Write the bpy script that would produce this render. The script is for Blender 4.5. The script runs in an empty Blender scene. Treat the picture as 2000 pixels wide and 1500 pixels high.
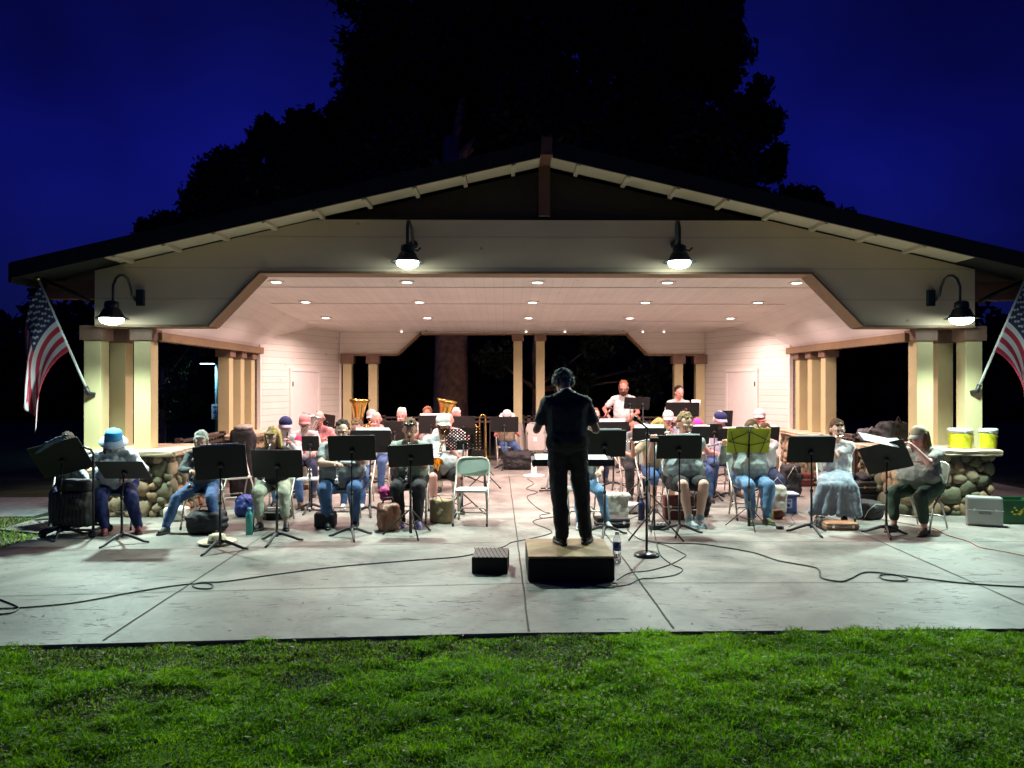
import bpy, bmesh, math, random
import numpy as np
from mathutils import Vector, Matrix, Euler
V = Vector
R = math.radians
SC = bpy.context.scene
COL = SC.collection
random.seed(7)
rng = np.random.default_rng(7)

# ---------------------------------------------------------------- camera
CAM = V((-0.46, 0.0, 1.8))
YAW = 18 / 1500.0
cd = bpy.data.cameras.new('camera'); cam = bpy.data.objects.new('camera', cd); COL.objects.link(cam)
cam.location = CAM; cam.rotation_euler = (R(90), 0, -YAW)
cd.sensor_width = 36; cd.lens = 27; cd.clip_start = .05; cd.clip_end = 2000
SC.camera = cam
_f = V((math.sin(YAW), math.cos(YAW), 0)); _r = V((math.cos(YAW), -math.sin(YAW), 0))
def ray(px, py): return _f + _r * ((px - 1000) / 1500) + V((0, 0, (750 - py) / 1500))
def G(px, py, z=0.0):
    d = ray(px, py); t = (z - CAM.z) / d.z; return CAM + d * t
def D(px, py, Y):
    d = ray(px, py); return CAM + d * (Y / d.y)

# ---------------------------------------------------------------- materials
def nd(nt, t, **kw):
    n = nt.nodes.new(t)
    for k, v in kw.items():
        if k in n.inputs: n.inputs[k].default_value = v
        else: setattr(n, k, v)
    return n
_M = {}
def mat(name, col, rough=.7, metal=0, var=.12, scale=8, bump=0, bscale=60, emit=None, estr=0, trans=0, coat=0, spec=.5):
    if name in _M: return _M[name]
    m = bpy.data.materials.new(name); m.use_nodes = True; nt = m.node_tree
    b = nt.nodes['Principled BSDF']; L = nt.links.new
    b.inputs['Roughness'].default_value = rough; b.inputs['Metallic'].default_value = metal
    b.inputs['Transmission Weight'].default_value = trans; b.inputs['Coat Weight'].default_value = coat
    b.inputs['Specular IOR Level'].default_value = spec
    tc = nd(nt, 'ShaderNodeTexCoord')
    if var > 0:
        n = nd(nt, 'ShaderNodeTexNoise', Scale=scale, Detail=4.0); L(tc.outputs['Object'], n.inputs['Vector'])
        r = nd(nt, 'ShaderNodeValToRGB')
        r.color_ramp.elements[0].position = .3; r.color_ramp.elements[1].position = .7
        c = list(col)
        r.color_ramp.elements[0].color = [x * (1 - var) for x in c] + [1]
        r.color_ramp.elements[1].color = [min(1, x * (1 + var)) for x in c] + [1]
        L(n.outputs['Fac'], r.inputs['Fac']); L(r.outputs['Color'], b.inputs['Base Color'])
    else: b.inputs['Base Color'].default_value = (*col, 1)
    if bump > 0:
        n2 = nd(nt, 'ShaderNodeTexNoise', Scale=bscale, Detail=5.0); L(tc.outputs['Object'], n2.inputs['Vector'])
        bp = nd(nt, 'ShaderNodeBump', Strength=bump, Distance=.01); L(n2.outputs['Fac'], bp.inputs['Height']); L(bp.outputs['Normal'], b.inputs['Normal'])
    if emit: b.inputs['Emission Color'].default_value = (*emit, 1); b.inputs['Emission Strength'].default_value = estr
    _M[name] = m; return m

def board_mat(name, col, axis='Z', pitch=.14, rough=.6, dark=.55, var=.1, knots=True):
    """painted boards: grooves at a pitch along one object axis"""
    if name in _M: return _M[name]
    m = mat(name, col, rough, var=0); nt = m.node_tree; L = nt.links.new; b = nt.nodes['Principled BSDF']
    tc = nt.nodes['Texture Coordinate']
    sp = nd(nt, 'ShaderNodeSeparateXYZ'); L(tc.outputs['Object'], sp.inputs[0])
    dv = nd(nt, 'ShaderNodeMath', operation='DIVIDE'); L(sp.outputs[axis], dv.inputs[0]); dv.inputs[1].default_value = pitch
    fr = nd(nt, 'ShaderNodeMath', operation='FRACT'); L(dv.outputs[0], fr.inputs[0])
    rp = nd(nt, 'ShaderNodeValToRGB'); cr = rp.color_ramp
    cr.elements[0].position = 0; cr.elements[0].color = (dark, dark, dark, 1)
    cr.elements[1].position = .075; cr.elements[1].color = (1, 1, 1, 1)
    L(fr.outputs[0], rp.inputs[0])
    fl = nd(nt, 'ShaderNodeMath', operation='FLOOR'); L(dv.outputs[0], fl.inputs[0])
    wn = nd(nt, 'ShaderNodeTexWhiteNoise', noise_dimensions='1D'); L(fl.outputs[0], wn.inputs['W'])
    mr = nd(nt, 'ShaderNodeMapRange'); L(wn.outputs['Value'], mr.inputs['Value'])
    mr.inputs['To Min'].default_value = 1 - var; mr.inputs['To Max'].default_value = 1
    n = nd(nt, 'ShaderNodeTexNoise', Scale=1.7, Detail=6.0); L(tc.outputs['Object'], n.inputs['Vector'])
    mr2 = nd(nt, 'ShaderNodeMapRange'); L(n.outputs['Fac'], mr2.inputs['Value'])
    mr2.inputs['To Min'].default_value = .86; mr2.inputs['To Max'].default_value = 1.1
    mu = nd(nt, 'ShaderNodeMath', operation='MULTIPLY'); L(mr.outputs[0], mu.inputs[0]); L(mr2.outputs[0], mu.inputs[1])
    last = mu
    if knots:
        vo = nd(nt, 'ShaderNodeTexVoronoi', Scale=2.2); L(tc.outputs['Object'], vo.inputs['Vector'])
        k = nd(nt, 'ShaderNodeMapRange'); L(vo.outputs['Distance'], k.inputs['Value'])
        k.inputs['From Min'].default_value = .02; k.inputs['From Max'].default_value = .07
        k.inputs['To Min'].default_value = .6; k.inputs['To Max'].default_value = 1
        m3 = nd(nt, 'ShaderNodeMath', operation='MULTIPLY'); L(mu.outputs[0], m3.inputs[0]); L(k.outputs[0], m3.inputs[1]); last = m3
    mx = nd(nt, 'ShaderNodeMix', data_type='RGBA', blend_type='MULTIPLY'); mx.inputs[0].default_value = 1
    mx.inputs[6].default_value = (*col, 1); L(rp.outputs[0], mx.inputs[7])
    mx2 = nd(nt, 'ShaderNodeMix', data_type='RGBA', blend_type='MULTIPLY'); mx2.inputs[0].default_value = 1
    L(mx.outputs[2], mx2.inputs[6]); L(last.outputs[0], mx2.inputs[7]); L(mx2.outputs[2], b.inputs['Base Color'])
    bp = nd(nt, 'ShaderNodeBump', Strength=.6, Distance=.008); L(rp.outputs[0], bp.inputs['Height']); L(bp.outputs[0], b.inputs['Normal'])
    return m

# ---------------------------------------------------------------- mesh builder
class MB:
    def __init__(s): s.v = []; s.f = []; s.m = []; s.sm = []
    def add(s, vs, fs, mi=0, smooth=True):
        o = len(s.v); s.v.extend([tuple(x) for x in vs])
        for f in fs: s.f.append(tuple(i + o for i in f)); s.m.append(mi); s.sm.append(smooth)
        return s
    def box(s, c, size, mi=0, rot=None, bev=0):
        x, y, z = [a / 2 for a in size]; M = rot if rot else Matrix.Identity(3); c = V(c)
        if bev <= 0:
            vs = [V((sx * x, sy * y, sz * z)) for sx in (-1, 1) for sy in (-1, 1) for sz in (-1, 1)]
            fs = [(0, 1, 3, 2), (4, 6, 7, 5), (0, 4, 5, 1), (2, 3, 7, 6), (0, 2, 6, 4), (1, 5, 7, 3)]
            return s.add([c + M @ v for v in vs], fs, mi, False)
        b = min(bev, x * .49, y * .49, z * .49); bm = bmesh.new(); bmesh.ops.create_cube(bm, size=1)
        for v in bm.verts: v.co = V((v.co.x * 2 * x, v.co.y * 2 * y, v.co.z * 2 * z))
        bmesh.ops.bevel(bm, geom=list(bm.edges), offset=b, segments=2, affect='EDGES', profile=.5)
        bm.verts.index_update()
        s.add([c + M @ v.co for v in bm.verts], [[v.index for v in f.verts] for f in bm.faces], mi, False); bm.free(); return s
    def b2(s, lo, hi, mi=0, bev=0):
        lo, hi = V(lo), V(hi); return s.box((lo + hi) / 2, [abs(a) for a in (hi - lo)], mi, None, bev)
    def tube(s, pts, r, mi=0, n=8, caps=True, flat=1.0):
        pts = [V(p) for p in pts]; rs = r if isinstance(r, (list, tuple)) else [r] * len(pts)
        vs = []; fs = []; up = None
        for i, p in enumerate(pts):
            t = (pts[min(i + 1, len(pts) - 1)] - pts[max(i - 1, 0)])
            t = t.normalized() if t.length > 1e-9 else V((0, 0, 1))
            if up is None: up = V((0, 0, 1)) if abs(t.z) < .9 else V((0, 1, 0))
            a = t.cross(up)
            a = a.normalized() if a.length > 1e-6 else t.orthogonal().normalized()
            b = a.cross(t).normalized(); up = b
            for k in range(n):
                w = 2 * math.pi * k / n; vs.append(p + a * math.cos(w) * rs[i] + b * math.sin(w) * rs[i] * flat)
        for i in range(len(pts) - 1):
            for k in range(n): fs.append((i * n + k, i * n + (k + 1) % n, (i + 1) * n + (k + 1) % n, (i + 1) * n + k))
        if caps: fs.append(tuple(range(n))[::-1]); fs.append(tuple((len(pts) - 1) * n + k for k in range(n)))
        return s.add(vs, fs, mi)
    def cap(s, p1, r1, p2, r2, mi=0, n=12, fl=1.0):
        """closed tapered capsule"""
        p1, p2 = V(p1), V(p2); t = p2 - p1; L = t.length; t = t / L if L > 1e-6 else V((0, 0, 1))
        pts = []; rs = []
        for k in range(4):
            a = math.pi / 2 * (1 - k / 4); pts.append(p1 - t * r1 * math.sin(a)); rs.append(max(r1 * math.cos(a), .001))
        pts += [p1, p2]; rs += [r1, r2]
        for k in range(1, 5):
            a = math.pi / 2 * k / 4; pts.append(p2 + t * r2 * math.sin(a)); rs.append(max(r2 * math.cos(a), .001))
        return s.tube(pts, rs, mi, n, True, fl)
    def ell(s, c, r, mi=0, n=14, rot=None, lo=-1.0):
        """ellipsoid; lo cuts it from below (unit height)"""
        M = rot if rot else Matrix.Identity(3); c = V(c); rx, ry, rz = r if hasattr(r, '__len__') else (r, r, r)
        k = max(5, n // 2 + 1); a0 = math.asin(max(-1, lo)); vs = []; fs = []
        for i in range(k + 1):
            a = a0 + (math.pi / 2 - a0) * i / k
            for j in range(n):
                w = 2 * math.pi * j / n
                vs.append(c + M @ V((rx * math.cos(a) * math.cos(w), ry * math.cos(a) * math.sin(w), rz * math.sin(a))))
        for i in range(k):
            for j in range(n): fs.append((i * n + j, i * n + (j + 1) % n, (i + 1) * n + (j + 1) % n, (i + 1) * n + j))
        fs.append(tuple(range(n))[::-1]); fs.append(tuple(k * n + j for j in range(n)))
        return s.add(vs, fs, mi)
    def lathe(s, prof, c=(0, 0, 0), mi=0, n=24, rot=None, sy=1.0):
        M = rot if rot else Matrix.Identity(3); c = V(c); vs = []; fs = []
        for (r, z) in prof:
            for j in range(n):
                w = 2 * math.pi * j / n; vs.append(c + M @ V((r * math.cos(w), r * math.sin(w) * sy, z)))
        for i in range(len(prof) - 1):
            for j in range(n): fs.append((i * n + j, i * n + (j + 1) % n, (i + 1) * n + (j + 1) % n, (i + 1) * n + j))
        if prof[0][0] > 1e-4: fs.append(tuple(range(n))[::-1])
        if prof[-1][0] > 1e-4: fs.append(tuple((len(prof) - 1) * n + j for j in range(n)))
        return s.add(vs, fs, mi)
    def prism(s, poly, y0, y1, mi=0, f=None):
        """polygon in XZ pushed along Y (or mapped by f(u,v,w))"""
        f = f or (lambda u, v, w: (u, w, v)); n = len(poly)
        vs = [f(u, v, y0) for u, v in poly] + [f(u, v, y1) for u, v in poly]
        fs = [tuple(range(n)), tuple(range(2 * n - 1, n - 1, -1))] + [(i, i + n, (i + 1) % n + n, (i + 1) % n) for i in range(n)]
        return s.add(vs, fs, mi, False)
    def mesh(s, name, mats, auto=True):
        me = bpy.data.meshes.new(name); me.from_pydata(s.v, [], s.f)
        mats = mats if isinstance(mats, (list, tuple)) else [mats]
        for m in mats: me.materials.append(m)
        me.polygons.foreach_set('material_index', s.m); me.polygons.foreach_set('use_smooth', s.sm)
        bm = bmesh.new(); bm.from_mesh(me); bmesh.ops.recalc_face_normals(bm, faces=bm.faces); bm.to_mesh(me); bm.free()
        me.update(); return me
    def build(s, name, mats, parent=None, loc=None, rz=None, xf=None):
        if xf:
            s.v = [tuple(xf @ V(v)) for v in s.v]
        return link(name, s.mesh(name, mats), parent, loc, rz)
def link(name, me, parent=None, loc=None, rz=None):
    o = bpy.data.objects.new(name, me); COL.objects.link(o)
    if parent: o.parent = parent
    if loc is not None: o.location = loc
    if rz is not None: o.rotation_euler = (0, 0, rz)
    return o
def tag(o, label=None, cat=None, group=None, kind=None):
    if label: o['label'] = label
    if cat: o['category'] = cat
    if group: o['group'] = group
    if kind: o['kind'] = kind
    return o
def thing(name, label, cat, loc=(0, 0, 0), rz=0, group=None):
    o = link(name, None, None, loc, rz); o.empty_display_size = .2; return tag(o, label, cat, group)
def clone(root, loc, rz, label, group=None):
    r = root.copy(); COL.objects.link(r); r.location = loc; r.rotation_euler = (0, 0, rz); r['label'] = label
    if group: r['group'] = group
    for ch in list(root.children):
        c = ch.copy(); COL.objects.link(c); c.parent = r
        for g in ch.children:
            d = g.copy(); COL.objects.link(d); d.parent = c
    return r
def rotx(a): return Matrix.Rotation(R(a), 3, 'X')
def roty(a): return Matrix.Rotation(R(a), 3, 'Y')
def rotz(a): return Matrix.Rotation(R(a), 3, 'Z')

_tex = bpy.data.textures.new('cloth_clouds', 'CLOUDS'); _tex.noise_scale = .09; _tex.noise_depth = 2
def remesh(mb, name, mats, vox=.012, smooth=6, disp=0.0):
    """union of closed shapes -> one continuous surface"""
    me = mb.mesh(name + '_src', mats); o = bpy.data.objects.new('tmp', me); COL.objects.link(o)
    m = o.modifiers.new('r', 'REMESH'); m.mode = 'VOXEL'; m.voxel_size = vox; m.use_smooth_shade = True
    m = o.modifiers.new('s', 'SMOOTH'); m.factor = .5; m.iterations = smooth
    if disp > 0:
        m = o.modifiers.new('d', 'DISPLACE'); m.texture = _tex; m.strength = disp; m.mid_level = .5; m.texture_coords = 'GLOBAL'
    dg = bpy.context.evaluated_depsgraph_get(); dg.update()
    out = bpy.data.meshes.new_from_object(o.evaluated_get(dg)); out.name = name
    bpy.data.objects.remove(o); bpy.data.meshes.remove(me)
    out.polygons.foreach_set('use_smooth', [True] * len(out.polygons)); return out
def join_mb(me, mb):
    """append plain MB geometry to a remeshed mesh"""
    bm = bmesh.new(); bm.from_mesh(me); vs = [bm.verts.new(v) for v in mb.v]
    for f, mi, sm in zip(mb.f, mb.m, mb.sm):
        try: fc = bm.faces.new([vs[i] for i in f]); fc.material_index = mi; fc.smooth = sm
        except ValueError: pass
    bm.to_mesh(me); bm.free(); return me
# ---------------------------------------------------------------- pavilion
white = board_mat('painted_boards_ceiling', (.88, .82, .79), 'X', .15, .55, dark=.8, var=.05)
siding = board_mat('painted_lap_siding', (.78, .73, .66), 'Z', .13, .6, dark=.42, var=.08)
facade = board_mat('facade_boards', (.76, .59, .41), 'Z', .42, .7, dark=.75, var=.08)
trim = mat('tan_trim', (.22, .14, .075), .55, var=.12)
colm = mat('column_paint', (.56, .48, .26), .5, var=.05, scale=3)
capm = mat('capital_brown', (.20, .115, .08), .6, var=.15)
roofm = mat('roof_shingle', (.018, .017, .018), .9, var=.3, scale=20, bump=.5, bscale=30)
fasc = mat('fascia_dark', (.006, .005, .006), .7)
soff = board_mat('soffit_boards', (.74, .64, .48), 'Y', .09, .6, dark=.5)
brown = mat('gable_brown', (.035, .022, .018), .7)
redbr = mat('post_redbrown', (.16, .07, .05), .6)
mortar = mat('mortar', (.10, .085, .07), .95, bump=.8)
doorm = mat('door_paint', (.80, .74, .70), .5, var=.03)
blk = mat('black_metal', (.012, .012, .014), .45, var=.2)
blkp = mat('black_powder', (.016, .016, .019), .55, var=.2)
BM = thing('bandstand', 'cream gabled band shelter with four wall lamps and paired columns', 'bandstand', (0, 10.7, 0))
def bpart(mb, name, m, parent=None):
    mb.v = [(x, y - 10.7, z) for x, y, z in mb.v]; return mb.build(name, m, parent or BM)
AX = .1          # ridge x
def rz_(x): return 4.73 - .232 * abs(x - AX)      # underside of the roof
# front wall: one ring of quads around the opening
fw = MB()
outer = [(-5.95, 2.6), (-5.95, rz_(-5.95)), (-3.0, 4.02), (3.15, 4.02), (5.98, rz_(5.98)), (5.98, 2.6)]
inner = [(-4.43, 2.6), (-3.74, 3.32), (3.74, 3.32), (4.45, 2.6)]
fw.prism([outer[0], outer[1], outer[2], inner[1], inner[0]], 10.4, 10.68)
fw.prism([outer[2], outer[3], inner[2], inner[1]], 10.4, 10.68)
fw.prism([outer[3], outer[4], outer[5], inner[3], inner[2]], 10.4, 10.68)
bpart(fw, 'front_wall', facade)
g = MB(); g.prism([(-3.0, 4.023), (AX, rz_(AX) - .005), (3.15, 4.023)], 10.5, 10.6); bpart(g, 'gable_panel', brown)
t = MB()
def trim_seg(a, b, w, y0, y1, mb):
    a, b = V((a[0], 0, a[1])), V((b[0], 0, b[1])); d = (b - a).normalized(); n = V((d.z, 0, -d.x))
    vs = []
    for y in (y0, y1):
        for p in (a, b, b + n * w, a + n * w): vs.append((p.x, y, p.z))
    mb.add(vs, [(0, 1, 2, 3), (7, 6, 5, 4), (0, 4, 5, 1), (1, 5, 6, 2), (2, 6, 7, 3), (3, 7, 4, 0)], 0, False)
pts = [(-5.93, 2.597), (-4.43, 2.597), (-3.74, 3.317), (3.74, 3.317), (4.45, 2.597), (5.96, 2.597)]
for a, b in zip(pts, pts[1:]): trim_seg(a, b, .03, 10.36, 10.74, t)
bpart(t, 'opening_trim', trim)
# roof
XL, XR = -6.72, 6.78; YF, YB = 9.87, 18.7
def slab(mb, x0, x1, za, zb, y0, y1):  # za below, zb above offsets from underside line
    mb.prism([(x0, rz_(x0) + za), (x1, rz_(x1) + za), (x1, rz_(x1) + zb), (x0, rz_(x0) + zb)], y0, y1)
rf = MB(); slab(rf, XL, AX, .06, .19, YF, YB); slab(rf, AX, XR, .06, .19, YF, YB); bpart(rf, 'roof', roofm)
sf = MB(); slab(sf, -5.6, AX, .02, .057, YF + .03, 10.39); slab(sf, AX, 5.7, .02, .057, YF + .03, 10.39); bpart(sf, 'soffit', soff)
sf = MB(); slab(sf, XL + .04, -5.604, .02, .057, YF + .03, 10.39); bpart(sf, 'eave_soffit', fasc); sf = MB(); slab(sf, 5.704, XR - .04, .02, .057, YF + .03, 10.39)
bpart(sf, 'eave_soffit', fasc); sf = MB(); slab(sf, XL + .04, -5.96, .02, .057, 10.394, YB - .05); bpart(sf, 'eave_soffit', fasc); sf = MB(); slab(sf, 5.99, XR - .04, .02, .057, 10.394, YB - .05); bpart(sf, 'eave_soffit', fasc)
fa = MB(); slab(fa, XL, AX - .08, -.005, .2, YF - .04, YF - .002); slab(fa, AX + .08, XR, -.005, .2, YF - .04, YF - .002)
for x in (XL, XR): fa.b2((x - .02, YF - .04, rz_(x) - .06), (x + .02, YB, rz_(x) + .185))
bpart(fa, 'fascia', fasc)
for s in (-1, 1):
    for k in range(9):
        x = AX + s * (.42 + k * .64)
        if abs(x) > 5.5: continue
        q = MB(); q.prism([(x - .025, rz_(x - .025) - .025), (x + .025, rz_(x + .025) - .025), (x + .025, rz_(x + .025) + .019), (x - .025, rz_(x - .025) + .019)], YF, 10.395)
        bpart(q, 'rafter', soff)
kp = MB(); kp.b2((AX - .075, 10.3, 4.06), (AX + .075, 10.38, 4.72)); kp.b2((AX - .07, YF - .1, 4.72), (AX + .07, 10.4, 4.95)); bpart(kp, 'king_post', redbr)
for s in (-1, 1):
    q = MB(); xo = 6.62 * s; q.b2((min(5.97 * s, xo), 10.45, 2.95), (max(5.97 * s, xo), 10.62, 3.2), 0, .01); bpart(q, 'outrigger', redbr)
    q = MB(); q.tube([(5.97 * s, 10.3, 3.2 - .3), (6.15 * s, 10.3, 3.0), (6.45 * s, 10.3, 3.13), (6.65 * s, 10.3, 3.22)], .03); bpart(q, 'eave_bracket', fasc)
# ceiling
def cz(Y): return 3.37 - .051 * (Y - 10.7)
cl = MB()
cl.add([(-4.6, 10.7, cz(10.7)), (4.6, 10.7, cz(10.7)), (4.6, 17.9, cz(17.9)), (-4.6, 17.9, cz(17.9))], [(0, 1, 2, 3)], 0, False)
for s in (-1, 1):
    cl.add([(4.6 * s, 10.7, cz(10.7)), (5.3 * s, 10.7, 2.5), (5.3 * s, 17.9, 2.5), (4.6 * s, 17.9, cz(17.9))], [(0, 1, 2, 3)], 0, False)
bpart(cl, 'ceiling', white)
q = MB()
for Y in (11.95, 13.6, 15.9):
    z = cz(Y) - .008; q.b2((-4.55, Y - .02, z - .006), (4.55, Y + .02, z + .006))
bpart(q, 'ceiling_batten', doorm)
# side headers, outer side walls above
for s in (-1, 1):
    q = MB(); q.b2((min(5.2 * s, 5.35 * s), 10.75, 2.40), (max(5.2 * s, 5.35 * s), 15.3, 2.52)); bpart(q, 'side_header', trim)
    q = MB(); q.b2((min(5.36 * s, 5.5 * s), 10.75, 2.5), (max(5.36 * s, 5.5 * s), 18.0, rz_(5.5 * s) - .02)); bpart(q, 'side_wall', facade)
# angled corner walls with doors
for s in (-1, 1):
    A = V((5.27 * s, 15.2, 0)); B = V((4.23 * s, 17.85, 0)); d = (B - A).normalized(); n = V((-d.y, d.x, 0))
    if n.x * s < 0: n = -n
    q = MB()
    q.add([A, B, B + V((0, 0, cz(17.8) + .1)), A + V((0, 0, 2.95)), A + n * .12, B + n * .12, B + n * .12 + V((0, 0, cz(17.8) + .1)), A + n * .12 + V((0, 0, 2.95))],
          [(0, 1, 2, 3), (7, 6, 5, 4), (0, 4, 5, 1), (2, 6, 7, 3), (1, 5, 6, 2), (3, 7, 4, 0)], 0, False)
    w = bpart(q, 'corner_wall', siding)
    q = MB(); q.box(A - n * .01 + V((0, 0, 1.3)), (.07, .07, 2.6)); bpart(q, 'corner_board', doorm); q = MB(); q.box(B - n * .01 + V((0, 0, 1.5)), (.05, .05, 3.0)); bpart(q, 'corner_board', doorm)
    # door: spans two pixel columns on the wall
    Rm = Matrix((( d.x, n.x, 0), (d.y, n.y, 0), (0, 0, 1)))
    L = (B - A).length; dc = .52 * L if s < 0 else .52 * L
    c = A + d * dc - n * .02
    q = MB()
    for e in (-1, 1): q.box(c + d * e * .50 + V((0, 0, 1.03)), (.07, .05, 2.06), 0, Rm)
    q.box(c + V((0, 0, 2.10)), (1.07, .05, .07), 0, Rm); bpart(q, 'door_frame', doorm)
    q = MB(); q.box(c + V((0, 0, 1.03)), (.925, .03, 2.05), 0, Rm); dr = bpart(q, 'door', doorm)
    hs = 1
    q = MB()
    kx = c + d * (.38 * hs * (1 if s > 0 else 1)) - n * .03
    q.box(kx + V((0, 0, 1.0)), (.05, .02, .2), 0, Rm, .005); q.ell(kx + V((0, 0, 1.18)) - n * .015, .028, n=8); q.tube([kx + V((0, 0, .95)), kx - n * .06 + V((0, 0, .95)), kx - n * .06 - d * .1 * hs + V((0, 0, .93))], .012)
    q.v = [(x, y - 10.7, z) for x, y, z in q.v]; q.build('handle', mat('handle_bronze', (.03, .02, .015), .4, .8), dr)
    q = MB(); q.box(c - d * (.46 * hs) - n * .025 + V((0, 0, 1.8)), (.03, .02, .1), 0, Rm); q.box(c - d * (.46 * hs) - n * .025 + V((0, 0, .3)), (.03, .02, .1), 0, Rm)
    q.v = [(x, y - 10.7, z) for x, y, z in q.v]; q.build('hinge', blk, dr)
# rear wall with opening
q = MB(); zt = cz(17.8) + .25
q.prism([(-4.23, 2.50), (-2.9, 2.50), (-2.38, 2.985), (-2.38, zt), (-4.23, zt)], 17.8, 17.92)
q.prism([(4.23, 2.50), (2.9, 2.50), (2.42, 2.985), (2.42, zt), (4.23, zt)], 17.8, 17.92)
q.prism([(-2.38, 2.985), (2.42, 2.985), (2.42, zt), (-2.38, zt)], 17.8, 17.92); bpart(q, 'rear_wall', siding)
q = MB(); pts = [(-4.2, 2.497), (-2.9, 2.497), (-2.38, 2.982), (2.42, 2.982), (2.9, 2.497), (4.2, 2.497)]
for a, b in zip(pts, pts[1:]): trim_seg(a, b, .045, 17.72, 17.94, q)
bpart(q, 'rear_opening_trim', trim)
q = MB(); q.tube([(-2.3, 17.45, 2.97), (2.4, 17.45, 2.97)], .02, 0); 
for x in (-2.2, 0, 2.3): q.tube([(x, 17.45, 2.97), (x, 17.45, 3.06)], .012)
bar = bpart(q, 'light_bar', mat('bar_grey', (.4, .36, .34), .4))
spotm = mat('spot_glow', (1, 1, 1), emit=(1, .85, .75), estr=1.6)
for x in (-2.75, .07, .95, 2.72, 3.2):
    q = MB(); q.ell((x, 17.4, 2.985), (.028, .03, .025), 0, 10); bpart(q, 'spot_lamp', spotm)
# columns
def column(x, y, z0, z1, w=.23, cw=.31, ch=.2):
    q = MB(); q.b2((x - w / 2, y - w / 2, z0), (x + w / 2, y + w / 2, z1 - ch), 0, .006); c = bpart(q, 'column', colm)
    q = MB(); q.b2((x - cw / 2, y - cw / 2, z1 - ch), (x + cw / 2, y + cw / 2, z1), 0, .004)
    q.v = [(a, b - 10.7, c_) for a, b, c_ in q.v]; q.build('capital', capm, c)
    return c
for s in (-1, 1):
    for (x, y) in ((5.41, 10.72), (6.06, 10.66), (6.06, 11.35)): column(x * s, y, .9, 2.6)
    for (x, y) in ((5.4, 13.75), (5.4, 14.35), (5.4, 14.95)): column(x * s, y, .9, 2.5, .2, .27, .22)
for x in (-4.05, -3.46): column(x, 17.86, .0, 2.47, .2, .3, .2)
for x in (3.62, 4.12): column(x, 17.86, .0, 2.47, .2, .3, .2)
for x in (-.11, .41): column(x, 17.86, .0, 2.95, .2, .27, .16)
# stone piers
stm = mat('river_stone', (.25, .16, .09), .85, var=.35, scale=5, bump=.5, bscale=25)
stm2 = mat('river_stone_mossy', (.13, .12, .07), .9, var=.35, scale=6, bump=.6, bscale=25)
stm3 = mat('river_stone_tan', (.32, .24, .15), .85, var=.25, scale=6, bump=.5, bscale=25)
capst = mat('cap_sandstone', (.55, .45, .32), .85, var=.2, scale=4, bump=.6, bscale=18)
def pier(x0, x1, y0, y1, zt=.82):
    q = MB(); q.b2((x0 + .04, y0 + .04, -.02), (x1 - .04, y1 - .04, zt), 0); core = bpart(q, 'stone_pier', mortar)
    st = MB(); rr = random.Random(int((x0 + 20) * 100))
    def face(n, length, org, dx, nrm):
        placed = []
        for _ in range(900):
            u = rr.uniform(.02, length - .02); v = rr.uniform(.03, zt - .03); r = rr.uniform(.06, .15) if _ < 160 else rr.uniform(.045, .10); el = rr.uniform(.55, 1.0)
            r = min(r, u + .03, length - u + .03, v + .02, zt - v + .02)
            if r < .045 or any((u - a) ** 2 + (v - b) ** 2 < ((r + c) * .80) ** 2 for a, b, c in placed): continue
            placed.append((u, v, r)); an = rr.uniform(0, 180)
            c = V(org) + V(dx) * u + V((0, 0, v))
            M = Matrix((V(dx), V(nrm), V((0, 0, 1)))).transposed() @ roty(an)
            n0 = len(st.v); st.ell(V((0, 0, 0)), (1, 1, 1), rr.choice((0, 0, 1, 1, 2)), 14)
            ph = [rr.uniform(0, 6.28) for _q in range(3)]; pw = rr.uniform(.55, .8)
            for i_ in range(n0, len(st.v)):
                x_, y_, z_ = st.v[i_]; an_ = math.atan2(z_, x_); k_ = 1 + .10 * math.sin(2 * an_ + ph[0]) + .08 * math.sin(3 * an_ + ph[1]) + .04 * math.sin(5 * an_ + ph[2])
                sg = lambda t: math.copysign(abs(t) ** pw, t)
                st.v[i_] = tuple(c + M @ V((sg(x_) * r * 1.12 * k_, y_ * .055 * (1 + .3 * x_), sg(z_) * r * (.62 + .42 * el) * k_)))
    face(0, x1 - x0 - .08, (x0 + .04, y0 + .04, 0), (1, 0, 0), (0, -1, 0))
    face(0, y1 - y0 - .08, (x1 - .04, y0 + .04, 0), (0, 1, 0), (1, 0, 0))
    face(0, y1 - y0 - .08, (x0 + .04, y0 + .04, 0), (0, 1, 0), (-1, 0, 0))
    st.v = [(a, b - 10.7, c) for a, b, c in st.v]; st.build('stone_facing', [stm, stm2, stm3], core)
    q = MB(); q.b2((x0 - .06, y0 - .06, zt), (x1 + .06, y1 + .06, zt + .085), 0, .02)
    bm = bmesh.new(); me = q.mesh('c', capst); bm.from_mesh(me)
    bmesh.ops.subdivide_edges(bm, edges=bm.edges, cuts=5, use_grid_fill=True)
    for v in bm.verts:
        if v.co.z < zt + .07: v.co += V((rr.uniform(-1, 1), rr.uniform(-1, 1), rr.uniform(-.6, .6))) * .012
    bm.to_mesh(me); bm.free()
    me.transform(Matrix.Translation((0, -10.7, 0))); link('cap_stone', me, core)
for s in (-1, 1):
    a, b = (-6.28, -4.93) if s < 0 else (4.93, 6.28)
    pier(a, b, 10.42, 11.6)
    a, b = (-5.75, -5.05) if s < 0 else (5.05, 5.75)
    pier(a, b, 13.5, 15.2)
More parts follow.
